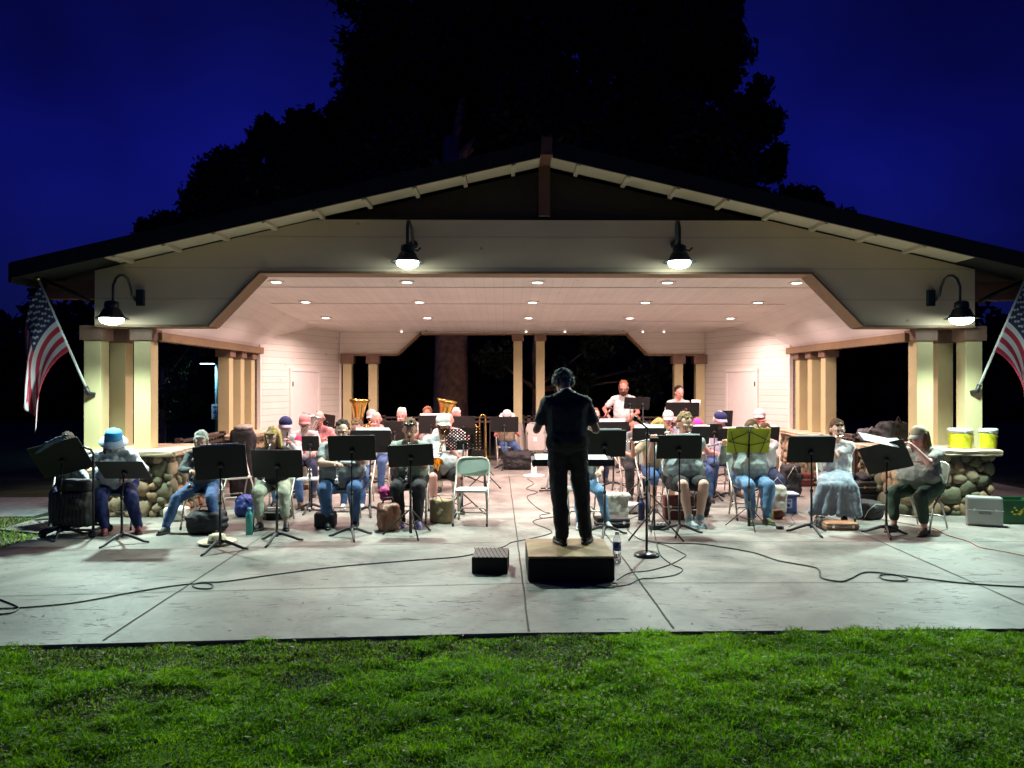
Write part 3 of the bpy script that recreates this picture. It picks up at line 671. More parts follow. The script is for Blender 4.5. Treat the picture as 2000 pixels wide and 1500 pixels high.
nz = nd(nt, 'ShaderNodeTexNoise', Scale=2.8, Detail=3.0); Lk(tc.outputs['Generated'], nz.inputs['Vector'])
mr = nd(nt, 'ShaderNodeMapRange'); Lk(nz.outputs['Fac'], mr.inputs[0]); mr.inputs['From Min'].default_value = .35; mr.inputs['From Max'].default_value = .65; mr.inputs['To Min'].default_value = .5; mr.inputs['To Max'].default_value = 1.2
m1 = nd(nt, 'ShaderNodeMix', data_type='RGBA', blend_type='MULTIPLY'); m1.inputs[0].default_value = 1; Lk(rp.outputs[0], m1.inputs[6]); Lk(mr.outputs[0], m1.inputs[7])
m2 = nd(nt, 'ShaderNodeMix', data_type='RGBA', blend_type='MULTIPLY'); m2.inputs[0].default_value = 1; Lk(sky.outputs[0], m2.inputs[6]); m2.inputs[7].default_value = (.0008, .0012, .010, 1)
m3 = nd(nt, 'ShaderNodeMix', data_type='RGBA', blend_type='ADD'); m3.inputs[0].default_value = 1; Lk(m1.outputs[2], m3.inputs[6]); Lk(m2.outputs[2], m3.inputs[7])
Lk(m3.outputs[2], bg.inputs['Color']); bg.inputs['Strength'].default_value = 1.0
def area(name, loc, power, col, size, spread=180, rot=(0, 0, 0)):
    l = bpy.data.lights.new(name, 'AREA'); l.shape = 'DISK'; l.size = size; l.energy = power; l.color = col; l.spread = R(spread)
    o = bpy.data.objects.new(name, l); COL.objects.link(o); o.location = loc; o.rotation_euler = rot; return o
PW_IN, PW_OUT = 68, 800
for p in DL: area('downlight_beam', p, PW_IN, (1, .71, .665), .2, 150)
for i, p in enumerate(GL):
    l = bpy.data.lights.new('wall_lamp_light', 'SPOT'); l.energy = PW_OUT; l.color = (.74, 1, .90); l.shadow_soft_size = .08; l.spot_size = R(168); l.spot_blend = 1.0
    o = bpy.data.objects.new('wall_lamp_light', l); COL.objects.link(o); o.location = p - V((0, 0, .04)); o.rotation_euler = (R(-30), 0, 0)
area('post_lamp_light', POSTL, 30, (.4, .85, 1), .2)
SC.view_settings.view_transform = 'Standard'; SC.view_settings.look = 'None'; SC.view_settings.exposure = 0.0
SC.cycles.max_bounces = 6; SC.cycles.diffuse_bounces = 4; SC.cycles.glossy_bounces = 3; SC.cycles.sample_clamp_indirect = 4
SC.cycles.caustics_reflective = False; SC.cycles.caustics_refractive = False
# ---------------------------------------------------------------- people
SK = {'fair': (.62, .36, .27), 'tan': (.50, .28, .19), 'pink': (.68, .32, .27), 'red': (.50, .18, .14), 'dark': (.34, .19, .13)}
def skin(k): return mat('skin_' + k, SK[k], .5, var=.06)
eyem = mat('eye_dark', (.02, .015, .012), .3, var=0); lipm = mat('lip', (.35, .10, .09), .5, var=0); eyew = mat('eye_white', (.7, .68, .66), .3, var=0)
def cloth(name, col, r=.85): return mat('cloth_' + name, col, r, var=.14, scale=14, bump=.35, bscale=120)
C = dict(
    greyhoodie=cloth('light_grey', (.50, .53, .55)), darkgrey=cloth('dark_grey', (.075, .085, .09)), navy=cloth('navy', (.012, .02, .10)), jeans=cloth('denim', (.05, .105, .24)),
    palejeans=cloth('pale_denim', (.12, .23, .38)), darkjeans=cloth('dark_denim', (.02, .03, .075)), black=cloth('black', (.016, .016, .019)), cond=cloth('soft_black', (.028, .034, .04)), khaki=cloth('khaki', (.40, .40, .30)),
    sage=cloth('sage', (.20, .24, .19)), greytee=cloth('grey_marl', (.26, .29, .29)), white=cloth('white', (.62, .60, .60)), cream=cloth('cream', (.62, .60, .54)),
    pinkred=cloth('pink_red', (.72, .04, .13)), lblue=cloth('light_blue', (.40, .50, .60)), lav=cloth('lavender', (.52, .48, .62)), green=cloth('dark_green', (.035, .06, .035)),
    taupe=cloth('taupe', (.26, .24, .21)), skirt=cloth('grey_blue_skirt', (.27, .31, .37)), tan=cloth('tan', (.42, .33, .22)), pink=cloth('hot_pink', (.90, .05, .38)), rose=cloth('rose', (.62, .26, .26)),
    maroon=cloth('maroon', (.20, .04, .05)), purple=cloth('violet', (.30, .24, .50)), olive=cloth('olive', (.16, .15, .07)), bluehat=cloth('sky_blue', (.06, .35, .70)))
H = dict(grey=mat('hair_grey', (.46, .47, .42), .6, var=.3, scale=40, bump=.8, bscale=90), white=mat('hair_white', (.66, .62, .58), .6, var=.2, scale=40, bump=.8, bscale=90),
         blond=mat('hair_blond', (.42, .28, .10), .5, var=.35, scale=40, bump=.8, bscale=90), brown=mat('hair_brown', (.10, .055, .03), .5, var=.35, scale=40, bump=.8, bscale=90),
         dark=mat('hair_dark', (.03, .02, .016), .5, var=.3, scale=40, bump=.8, bscale=90), red=mat('hair_auburn', (.22, .09, .05), .5, var=.3, scale=40, bump=.8, bscale=90),
         salt=mat('hair_salt_pepper', (.15, .155, .14), .6, var=.5, scale=40, bump=.8, bscale=90), sandy=mat('hair_sandy', (.17, .105, .055), .5, var=.3, scale=40, bump=.8, bscale=90))
for _h in H.values(): _h.node_tree.nodes['Principled BSDF'].inputs['Specular IOR Level'].default_value = .15; _h.node_tree.nodes['Principled BSDF'].inputs['Roughness'].default_value = .8
shoe_m = {k: mat('shoe_' + k, c, .55, var=.15) for k, c in dict(black=(.015, .015, .018), white=(.6, .6, .6), grey=(.30, .34, .36), tan=(.36, .18, .06), olive=(.10, .10, .04), purple=(.30, .26, .55), red=(.20, .05, .05), brown=(.10, .05, .03)).items()}
silver = mat('silver_plate', (.75, .75, .76), .22, 1, var=.05); brass = mat('lacquered_brass', (.80, .50, .14), .22, 1, var=.08); ebony = mat('ebony_black', (.012, .011, .012), .3, var=.1, coat=.3)
bassm = mat('bassoon_maple', (.13, .03, .02), .3, var=.2, coat=.4); paper = mat('sheet_paper', (.82, .80, .78), .8, var=.05)

def ik(a, b, l1, l2, pole):
    a, b, pole = V(a), V(b), V(pole); d = b - a; L = d.length
    if L > (l1 + l2) * .995: b = a + d.normalized() * (l1 + l2) * .995; d = b - a; L = d.length
    x = (l1 * l1 - l2 * l2 + L * L) / (2 * L); h = math.sqrt(max(l1 * l1 - x * x, 0)); dn = d.normalized()
    p = pole - dn * pole.dot(dn); p = p.normalized() if p.length > 1e-5 else V((0, -1, 0))
    return a + dn * x + p * h, b

PEOPLE = {}
def person(key, desc, loc, face=0, s=1.0, w=1.0, stand=False, top='white', sleeve='short', bottom='jeans', legs='long', shoe='black', sk='fair', hair=('brown', 'short'), hat=None, glasses=False,
           beard=None, lean=6, head=(12, 0), play=None, feet=None, hands=None, elbows=None, vox=.012, label=None, group=None, extra=None, hipz=None, z0=0.0, neckfwd=.03, shd=.045, nup=.085, imat=None):
    th = thing('person', label or desc, 'person', (loc[0], loc[1], z0), R(face), group)
    B = MB(); SH = MB(); TR = MB()     # body, shirt, trousers
    hz = hipz if hipz else (.92 if stand else .55); Pz = V((0, 0, hz)) * 1; Pz.z = hz if not stand else hz * s
    T = V((0, -math.sin(R(lean)), math.cos(R(lean)))); TL = .47 * s
    nb = Pz + T * TL; ch = Pz + T * (TL * .62); ab = Pz + T * (TL * .25)
    shl = [nb + V((e * .175 * s * (.5 + .5 * w), .01, -shd * s)) for e in (-1, 1)]
    hips = [Pz + V((e * .09 * w * s, 0, -.03)) for e in (-1, 1)]
    # torso
    for M_, g in ((B, 0), (SH, .014)):
        for e in (-1, 1):
            M_.cap(ab + V((e * .065 * w * s, -.02 * w, 0)), .115 * w * s + g, ch + V((e * .085 * s * (.6 + .4 * w), 0, 0)), .105 * s * (.6 + .4 * w) + g)
            M_.cap(ch + V((e * .085 * s, .01, .02)), .095 * s + g, shl[(e + 1) // 2], .062 * s + g)
        M_.cap(Pz + V((-.07 * w * s, 0, .03)), .115 * w * s + g, Pz + V((.07 * w * s, 0, .03)), .115 * w * s + g)
        M_.cap(Pz + V((0, -.03 * w, .08)), .12 * w * s + g, ch, .11 * s + g)
    if w > 1.15:
        for M_, g in ((B, 0), (SH, .014)): M_.ell(Pz + V((0, -.07 * w, .14)), (.19 * w * s + g, .15 * w * s + g, .16 * s + g))
    hb = nb + V((0, -neckfwd, nup * s))
    B.cap(nb - T * .03, .062 * s, hb + V((0, 0, .03)), .053 * s)
    SH.cap(nb - T * .05 + V((0, 0, -.01)), .075 * s, nb + V((0, 0, .0)), .066 * s)
    for e in (0, 1): SH.cap(nb + V((0, .01, .012)), .060 * s, shl[e] + V((0, 0, .006)), .064 * s); B.cap(nb + V((0, .01, .02)), .05 * s, shl[e], .055 * s)
    # head frame
    Hr = Euler((R(head[0]), R(head[2] if len(head) > 2 else 0), R(head[1])), 'XYZ').to_matrix(); Hc = hb + Hr @ V((0, -.012, .085)) * s
    hp = lambda x, y, z: Hc + Hr @ (V((x, y, z)) * s)
    HS = 1.13
    def grow(mb, n0):
        for i_ in range(n0, len(mb.v)): mb.v[i_] = tuple(hb + (V(mb.v[i_]) - hb) * HS)
        return mb
    nB = len(B.v)
    B.ell(hp(0, .008, .025), (.074 * s, .092 * s, .090 * s), rot=Hr, n=18); B.ell(hp(0, -.018, -.03), (.060 * s, .070 * s, .078 * s), rot=Hr, n=16)
    B.ell(hp(0, -.062, -.085), (.026 * s, .022 * s, .020 * s), rot=Hr, n=10)
    B.cap(hp(0, -.088, .012), .008 * s, hp(0, -.108, -.022), .0135 * s, n=8)
    for e in (-1, 1):
        B.ell(hp(e * .078, .012, -.008), (.012 * s, .02 * s, .032 * s), rot=Hr, n=10)
        B.cap(hp(e * .018, -.086, .026), .010 * s, hp(e * .046, -.074, .026), .009 * s, n=8)
    grow(B, nB)
    # arms
    mouth = hb + (hp(0, -.10, -.055) - hb) * HS
    if play and not hands: hands = INST[play](mouth, s)
    if hands is None: hands = [(-.14, -.36, .66), (.14, -.36, .66)] if not stand else [(-.25, -.05, .8), (.25, -.05, .8)]
    HN = MB()
    for i, e in enumerate((-1, 1)):
        tgt = V(hands[i]); pole = V(elbows[i]) if elbows else V((e * .55, .15, -1))
        el_, wr = ik(shl[i], tgt - (tgt - shl[i]).normalized() * .05 * s, .28 * s, .25 * s, pole)
        aw = .5 + .5 * w
        B.cap(shl[i], .050 * s * aw, el_, .038 * s * aw); B.cap(el_, .039 * s * aw, wr, .026 * s)
        if sleeve == 'long': SH.cap(shl[i], .066 * s * aw, el_, .052 * s * aw); SH.cap(el_, .053 * s * aw, el_.lerp(wr, .93), .038 * s)
        elif sleeve == 'short': SH.cap(shl[i], .068 * s * aw, shl[i].lerp(el_, .62), .060 * s * aw)
        hd_ = (wr - el_).normalized(); pe = wr + hd_ * .075 * s
        side = hd_.cross(V((0, 0, 1))); side = side.normalized() if side.length > .1 else V((1, 0, 0)); dn = hd_.cross(side).normalized()
        if dn.z > 0: dn = -dn
        for q_ in (-1, 0, 1): B.cap(wr + side * q_ * .012 * s, .022 * s, pe + side * q_ * .022 * s, .016 * s, n=8)
        for k, (o_, l_) in enumerate(((-.030, .066), (-.010, .078), (.010, .074), (.029, .058))):
            a0 = pe + side * o_ * s; a1 = a0 + (hd_ * .85 + dn * .35).normalized() * l_ * .45 * s; a2 = a1 + (hd_ * .35 + dn * .95).normalized() * l_ * .33 * s; a3 = a2 + (hd_ * -.2 + dn).normalized() * l_ * .25 * s
            HN.tube([a0 - hd_ * .02, a0, a1, a2, a3], [.0085 * s, .009 * s, .0085 * s, .0078 * s, .006 * s], 0, 7)
        b0 = wr + hd_ * .025 * s - side * e * .02 * s; b1 = b0 + (hd_ * .6 - side * e * .5 + dn * .5).normalized() * .038 * s; b2 = b1 + (hd_ * .8 + dn * .5).normalized() * .03 * s
        HN.tube([b0, b1, b2], [.012 * s, .0105 * s, .008 * s], 0, 7)
    # legs
    if feet is None: feet = [(-.13, -.42, .075), (.13, -.42, .075)] if not stand else [(-.11, 0, .075), (.11, 0, .075)]
    knees = []; anks = []
    lw = .45 + .55 * w
    l1, l2 = (.43 * s, .42 * s)
    for i, e in enumerate((-1, 1)):
        f = V(feet[i]); ang = f.w if False else 0
        kn, an = ik(hips[i], V((f.x, f.y, f.z)), l1, l2, V((e * .12, -1, .9 if not stand else 0)))
        if not stand and kn.z > .60: kn.z = .60
        knees.append(kn); anks.append(an)
        B.cap(hips[i], .082 * s * lw, kn, .052 * s * lw); B.cap(kn, .051 * s * lw, kn.lerp(an, .35) + V((0, .012, 0)), .054 * s * lw); B.cap(kn.lerp(an, .35) + V((0, .012, 0)), .052 * s * lw, an, .035 * s)
        g = .014
        if legs in ('long', 'capri', 'shorts', 'knee'):
            loose = .012 if bottom in ('black', 'khaki', 'navy') or legs in ('shorts', 'knee') else .004
            TR.cap(hips[i], (.088 * s) * lw + g, kn, .058 * s * lw + g + loose) if legs != 'shorts' else TR.cap(hips[i], .09 * s * lw + g, hips[i].lerp(kn, .80), .072 * s * lw + g)
            if legs == 'long': TR.cap(kn, .057 * s * lw + g + loose, an + V((0, 0, .02)), .046 * s + loose + g * .4)
            if legs == 'capri': TR.cap(kn, .057 * s * lw + g, kn.lerp(an, .72), .050 * s + g)
            if legs == 'knee': TR.cap(kn, .064 * s * lw + g, kn.lerp(an, .12), .066 * s + g)
    if legs != 'skirt': TR.cap(Pz + V((-.075 * w * s, 0, .02)), .118 * w * s + .012, Pz + V((.075 * w * s, 0, .02)), .118 * w * s + .012)
    else:
        for i in (0, 1): TR.cap(hips[i] + V((0, 0, .03)), .125, knees[i] + V((0, .02, .03)), .085)
        km = (knees[0] + knees[1]) / 2; am = (anks[0] + anks[1]) / 2
        TR.cap(Pz + V((0, -.05, .02)), .14, km + V((0, .04, .02)), .09)
        for xx in (-.20, -.14, -.07, 0, .07, .14, .20, .26): TR.cap(km + V((xx * .8, -.03, -.0)), .062, am + V((xx * 1.2, -.045 + .035 * math.cos(xx * 40), .06)), .050, n=9)
        for xx in (-.12, .02, .16, .25): TR.cap(km + V((xx * .8, .2, .0)), .07, am + V((xx * 1.3, .22, .06)), .05, n=9)
    sm = skin(sk)
    me = remesh(B, 'body', [sm, eyem, lipm, eyew], vox, 3)
    nH = len(HN.v)
    for e in (-1, 1):
        HN.ell(hp(e * .031, -.083, .006), (.014 * s, .006 * s, .008 * s), 3, 8, Hr); HN.ell(hp(e * .031, -.089, .006), (.0085 * s, .003 * s, .0075 * s), 1, 8, Hr)
    HN.ell(hp(0, -.087, -.056), (.023 * s, .006 * s, .006 * s), 2, 8, Hr)
    grow(HN, nH); join_mb(me, HN); link('body', me, th)
    hk, hs_ = hair
    if beard:
        Q = MB(); Q.ell(hp(0, -.045, -.075), (.062 * s, .052 * s, .05 * s), rot=Hr, n=14); Q.cap(hp(-.03, -.095, -.042), .012 * s, hp(.03, -.095, -.042), .012 * s, n=8)
        for e in (-1, 1): Q.cap(hp(e * .068, -.01, -.01), .016 * s, hp(e * .055, -.05, -.07), .02 * s, n=8)
        link('beard', remesh(grow(Q, 0), 'beard', H[beard], .009, 2, .01), th)
    if hs_ != 'bald':
        Q = MB(); capless = hat is None
        hh = .012 if capless else -.004
        Q.ell(hp(0, .027, .040), ((.076 + hh * .5) * s, (.084 + hh * .3) * s, (.084 + hh * .8) * s), rot=Hr, n=18)
        for e in (-1, 1): Q.ell(hp(e * .064, .045, -.01), (.020 * s, .040 * s, .05 * s), rot=Hr, n=10)
        Q.ell(hp(0, .075, -.025), (.055 * s, .028 * s, .06 * s), rot=Hr, n=12)
        if hs_ in ('bob', 'long'):
            dz = -.14 if hs_ == 'bob' else -.22
            for e in (-1, 1):
                Q.cap(hp(e * .080, .0, .03), .028 * s, hp(e * .088, .005, dz + .02), .030 * s, n=10); Q.cap(hp(e * .070, .05, .03), .035 * s, hp(e * .072, .05, dz), .038 * s, n=10)
            Q.cap(hp(0, .075, .0), .04 * s, hp(0, .075, dz), .045 * s, n=10)
        if hs_ == 'bob': Q.cap(hp(-.05, -.068, .065), .018 * s, hp(.05, -.068, .065), .018 * s, n=8)
        rh = random.Random(key)
        if capless:
            for _ in range(46):
                v_ = V((rh.gauss(0, 1), rh.gauss(.3, 1), rh.gauss(.5, 1))).normalized()
                if v_.z > -.2 and not (v_.y < -.6 and v_.z < .45): Q.ell(hp(v_.x * .077, .024 + v_.y * .086, .040 + v_.z * .090), rh.uniform(.010, .018) * s, n=7)
        if hs_ == 'pony': Q.ell(hp(0, .10, .02), .03 * s); Q.cap(hp(0, .115, .0), .028 * s, hp(-.03, .10, -.2), .018 * s, n=8); Q.cap(hp(-.04, -.06, .075), .018 * s, hp(.04, -.06, .075), .018 * s, n=8); [Q.cap(hp(e * .077, -.01, .03), .016 * s, hp(e * .07, .02, -.10), .016 * s, n=8) for e in (-1, 1)]
        if hs_ == 'bun': Q.ell(hp(.02, .095, .05), .038 * s); Q.cap(hp(-.04, -.055, .078), .016 * s, hp(.04, -.055, .078), .016 * s, n=8)
        if hs_ == 'curly':
            rr = random.Random(5)
            for _ in range(170):
                v_ = V((rr.gauss(0, 1), rr.gauss(.35, 1), rr.gauss(.3, 1))).normalized()
                if v_.z > -.45 and not (v_.y < -.55 and v_.z < .35): Q.ell(hp(v_.x * .090, .02 + v_.y * .100, .03 + v_.z * .104), rr.uniform(.010, .019) * s, n=7)
        link('hair', remesh(grow(Q, 0), 'hair', H[hk], .009 if hs_ != 'curly' else .007, 2 if hs_ != 'curly' else 1, .012), th)
    # clothes
    if top:
        tm = remesh(SH, 'shirt', C[top], vox, 4, .030); link('shirt' if sleeve != 'long' else 'sweater', tm, th)
    if bottom: link({'skirt': 'skirt', 'shorts': 'shorts', 'knee': 'shorts'}.get(legs, 'trousers'), remesh(TR, 'trousers', C[bottom], vox, 4, .026 if legs != 'skirt' else .03), th)
    for i, e in enumerate((-1, 1)):
        an = anks[i]; Q = MB(); z = an.z - .075
        td = V((e * .06, -1, 0)).normalized()
        if feet and len(feet[i]) > 3: td = V((math.sin(R(feet[i][3])), -math.cos(R(feet[i][3])), 0))
        Q.cap(an + V((0, 0, -.03)) - td * .03, .038 * s, an + td * .13 * s + V((0, 0, -.042)), .034 * s, n=10, fl=1)
        Q.cap(an + V((0, 0, .0)), .040 * s, an + td * .05 + V((0, 0, -.03)), .042 * s, n=10)
        me = remesh(Q, 'shoe', [shoe_m[shoe]], .010, 3)
        q2 = MB(); ns = 14; c_ = an + td * .05; sd = V((-td.y, td.x, 0)); ring = []
        for k in range(ns):
            a = 2 * math.pi * k / ns; ring.append(c_ + td * math.cos(a) * .135 * s + sd * math.sin(a) * .046 * s)
        q2.add([V((p.x, p.y, z + .003)) for p in ring] + [V((p.x, p.y, z + .026)) for p in ring], [tuple(range(ns)), tuple(range(2 * ns - 1, ns - 1, -1))] + [(k, k + ns, (k + 1) % ns + ns, (k + 1) % ns) for k in range(ns)], 0, True)
        join_mb(me, q2); link('shoe', me, th)
        if legs in ('shorts',) and shoe in ('black', 'grey', 'white'):
            Q = MB(); Q.cap(an + V((0, 0, -.01)), .041 * s, an.lerp(knees[i], .30 if shoe == 'black' else .12), .050 * s, n=12); link('sock', Q.mesh('sock', C['white'] if shoe == 'black' else C['greytee']), th)
    hl = lambda prof, mi=0: None
    M4 = Matrix.Translation(hb + (Hc - hb) * HS) @ Hr.to_4x4() @ Matrix.Scale(s * HS, 4)
    if hat:
        kind, c1 = hat[0], C[hat[1]]; Q = MB(); c2 = C[hat[2]] if len(hat) > 2 else c1
        if kind in ('cap', 'flat', 'visor'):
            Q.ell((0, .012, .048), (.088, .103, .085 if kind == 'cap' else .07), 0, 18, None, -.25)
            vs = []; fs = []; K = 10
            for k in range(K + 1):
                a = math.pi * (k / K) ; x_ = math.cos(a); y_ = math.sin(a)
                vs += [V((x_ * .075, .0 - y_ * .088, .040)), V((x_ * .080, -.01 - y_ * (.165 if kind == 'cap' else .14), .030 - .012 * abs(x_) * 2))]
            n0 = len(vs); vs = vs + [v + V((0, 0, -.006)) for v in vs]
            for k in range(K): a = 2 * k; fs += [(a, a + 2, a + 3, a + 1), (n0 + a, n0 + a + 1, n0 + a + 3, n0 + a + 2), (a + 1, a + 3, n0 + a + 3, n0 + a + 1)]
            Q.add(vs, fs, 1)
            Q.ell((0, .012, .132 if kind == 'cap' else .117), .007, 0, 6)
        if kind == 'bucket':
            Q.lathe([(.105, -.0), (.102, .05), (.092, .105), (.06, .125), (0, .128)], (0, .01, .02), 0, 20); Q.lathe([(.104, .04), (.135, .018), (.162, -.012), (.164, -.016), (.135, .010), (.10, .03)], (0, .0, .0), 1, 22, None, 1.05)
        if kind == 'fedora':
            Q.lathe([(.098, .03), (.098, .06), (.092, .12), (.075, .15), (.03, .138), (0, .132)], (0, .01, .0), 0, 20); Q.lathe([(.1, .052), (.101, .03)], (0, .01, .0), 2, 20)
            Q.lathe([(.095, .03), (.14, .026), (.175, .036), (.176, .030), (.14, .018), (.095, .022)], (0, .01, .0), 0, 22, None, 1.08)
        o = Q.build('hat', [c1, c2, C['black']], th, xf=M4)
    if glasses:
        Q = MB()
        for e in (-1, 1):
            Q.tube([(e * .034 + math.cos(a) * .022, -.098, .006 + math.sin(a) * .016) for a in [2 * math.pi * k / 12 for k in range(13)]], .0022, 0, 5, False)
            Q.tube([(e * .056, -.098, .01), (e * .08, -.05, .012), (e * .082, .015, .008)], .002, 0, 5)
        Q.tube([(-.012, -.1, .01), (.012, -.1, .01)], .002, 0, 5)
        Q.build('glasses', blk, th, xf=M4)
    if extra == 'shades':
        Q = MB(); 
        for e in (-1, 1): Q.ell((e * .034, -.072, .088), (.03, .014, .019), 0, 12, rotx(-35))
        Q.tube([(-.085, .02, .05), (-.06, -.06, .085), (.06, -.06, .085), (.085, .02, .05)], .004, 0, 6); Q.build('sunglasses', ebony, th, xf=M4)
    if extra == 'hood':
        Q = MB()
        for k in range(13):
            a = math.pi * 2 * k / 12; Q.ell(nb + V((math.cos(a) * .085, .01 + math.sin(a) * .075 + .01, .035 + .02 * math.sin(a))), (.042, .042, .04), n=8)
        Q.cap(nb + V((-.06, .09, .02)), .055, nb + V((.06, .09, .02)), .055); link('hood', remesh(Q, 'hood', C['darkgrey' if top == 'darkgrey' else 'greytee'], .012, 3, .01), th)
    if extra == 'vest':
        Q = MB()
        for e in (-1, 1):
            Q.cap(ab + V((e * .10 * w, .0, .0)), .10, ch + V((e * .12, .01, .02)), .09); Q.cap(ch + V((e * .10, .02, .03)), .09, shl[(e + 1) // 2], .078); Q.cap(shl[(e + 1) // 2], .078, shl[(e + 1) // 2] + V((e * .06, -.06, -.16)), .066)
        link('vest', remesh(Q, 'vest', C['pinkred'], .012, 3, .012), th)
    if extra == 'cardigan':
        Q = MB()
        for e in (-1, 1):
            Q.cap(Pz + V((e * .16, .02, -.05)), .05, ch + V((e * .13, .01, .02)), .075); Q.cap(Pz + V((e * .17, .06, -.12)), .035, Pz + V((e * .16, .02, .1)), .07)
        Q.cap(Pz + V((0, .09, -.02)), .08, ch + V((0, .05, .05)), .09); link('cardigan', remesh(Q, 'cardigan', C['black'], .012, 3, .012), th)
    d = dict(imat=imat, th=th, loc=V((loc[0], loc[1], z0)), face=R(face), mouth=mouth, desc=desc, s=s, head=Hc, nb=nb, knees=knees, hips=hips)
    PEOPLE[key] = d
    if play: INSTB[play](d)
    return d
def held(name, mb, mats, d, label, cat, subs=()):
    t = thing(name, label, cat, d['loc'], d['face']); mb.build('body', mats, t)
    for n, m, mt in subs: m.build(n, mt, t)
    return t
def cl_axis(m, s): return m, m + V((0, -.36, -.52)) * s
def clarinet_h(m, s): a, b = cl_axis(m, s); return [a.lerp(b, .62) + V((-.03, -.01, 0)), a.lerp(b, .34) + V((.03, -.01, 0))]
def clarinet_b(d, bellm=None, m2=None, name='clarinet'):
    a, b = cl_axis(d['mouth'], d['s']); q = MB(); dr = (b - a).normalized(); P = lambda t: a + (b - a) * t
    q.tube([P(-.03), P(.05), P(.12)], [.006, .010, .013]); q.tube([P(.12), P(.88)], .0135); 
    K = MB()
    for t_ in (.13, .30, .5, .72, .87): K.tube([P(t_ - .008), P(t_ + .008)], .0165, 0, 10)
    for k in range(9): K.ell(P(.2 + k * .07) + V((0, -.014, .010)), (.009, .006, .009), 0, 7); 
    K.tube([P(.2) + V((.014, -.006, .004)), P(.8) + V((.014, -.006, .004))], .003, 0, 5)
    L_ = MB(); L_.tube([P(.88), P(.94), P(1.0)], [.014, .019, .034], 0, 14)
    m = d.get('imat') or ebony
    held(name, q, m, d, f"{'black' if m is ebony else 'silver'} {name} played by the {d['desc']}", name, (('keys', K, silver), ('bell', L_, bellm or m)))
def flute_ax(m, s): return m + V((.04, -.005, .01)), m + V((-.64, -.05, -.10)) * s
def flute_h(m, s): a, b = flute_ax(m, s); return [a.lerp(b, .72) + V((0, -.02, -.02)), a.lerp(b, .38) + V((0, -.03, -.01))]
def flute_b(d):
    a, b = flute_ax(d['mouth'], d['s']); q = MB(); q.tube([a, b], .0105); K = MB()
    for k in range(12): K.ell(a.lerp(b, .33 + k * .052) + V((0, -.004, .012)), (.010, .010, .006), 0, 7)
    K.tube([a.lerp(b, .3) + V((0, -.013, .004)), a.lerp(b, .95) + V((0, -.013, .004))], .003, 0, 5)
    held('flute', q, silver, d, f"silver flute held sideways by the {d['desc']}", 'flute', (('keys', K, silver),))
def trumpet_h(m, s): return [m + V((-.02, -.20, -.035)), m + V((.03, -.18, -.04))]
def trumpet_b(d):
    a = d['mouth']; dr = V((0, -1, -.22)).normalized(); P = lambda t, z=0, x=0: a + dr * t + V((x, 0, z)); q = MB()
    q.tube([P(0), P(.02), P(.30), P(.36, -.01), P(.385, -.04), P(.36, -.075), P(.28, -.08), P(.12, -.08), P(.09, -.05), P(.12, -.015), P(.16, -.01)], [.011, .006, .006, .006, .006, .006, .006, .006, .006, .006, .006], 0, 7)
    L_ = MB(); L_.tube([P(.15, .0), P(.34, .0), P(.43, .0), P(.47, .0), P(.485, .0)], [.007, .010, .019, .038, .062], 0, 18, False)
    Vv = MB(); [Vv.cap(P(.16 + k * .028, .045), .010, P(.16 + k * .028, -.07), .010, n=8) for k in range(3)]
    m = brass if d.get('tb') else silver
    held('trumpet', q, brass, d, f"brass trumpet raised by the {d['desc']}", 'trumpet', (('bell', L_, brass), ('valves', Vv, silver)))
def sax_h(m, s): return [V((-.10, -.26, .70)), V((.04, -.28, .92))]
def sax_b(d):
    a = d['mouth']; q = MB(); p = [a, a + V((-.01, -.05, .02)), a + V((-.02, -.09, -.04)), V((-.04, -.24, .90)), V((-.08, -.22, .70)), V((-.11, -.21, .50)), V((-.12, -.26, .44)), V((-.125, -.32, .47))]
    q.tube(p, [.007, .008, .012, .018, .026, .034, .036, .038], 0, 12); L_ = MB(); L_.tube([V((-.125, -.32, .47)), V((-.12, -.345, .58)), V((-.11, -.38, .68)), V((-.10, -.41, .73))], [.038, .045, .058, .080], 0, 18, False)
    K = MB()
    for k in range(10): pp = V((-.04, -.24, .90)).lerp(V((-.11, -.21, .50)), k / 10); K.ell(pp + V((.0, -.035, 0)), (.017, .008, .017), 0, 8); K.tube([pp + V((.02, -.02, 0)), pp + V((.035, -.0, -.03))], .004, 0, 5)
    held('saxophone', q, ebony if d.get('blk') else brass, d, f"alto saxophone resting against the {d['desc']}", 'saxophone', (('bell', L_, brass), ('keys', K, silver)))
def bassoon_h(m, s): return [V((-.22, -.20, .66)), V((.02, -.26, .95))]
def bassoon_b(d):
    a = V((-.34, .02, .46)); b = V((.30, -.20, 1.36)); b = a + (b - a).normalized() * 1.10; q = MB()
    q.tube([a, a.lerp(b, .3), a.lerp(b, .62)], [.032, .032, .026], 0, 12); q.tube([a.lerp(b, .6), b], [.020, .019], 0, 12); q.tube([b, b + (b - a).normalized() * .03], [.025, .025], 0, 12)
    K = MB(); K.tube([d['mouth'], d['mouth'] + V((-.0, -.12, .06)), a.lerp(b, .62) + V((.0, -.02, .0))], .004, 0, 6)
    for k in range(9): K.ell(a.lerp(b, .1 + k * .08) + V((.0, -.032, 0)), .010, 0, 6)
    held('bassoon', q, bassm, d, f"dark red bassoon slanting across the {d['desc']}", 'bassoon', (('keys', K, silver),))
def tuba_h(m, s): return [V((-.10, -.30, .86)), V((.20, -.26, .80))]
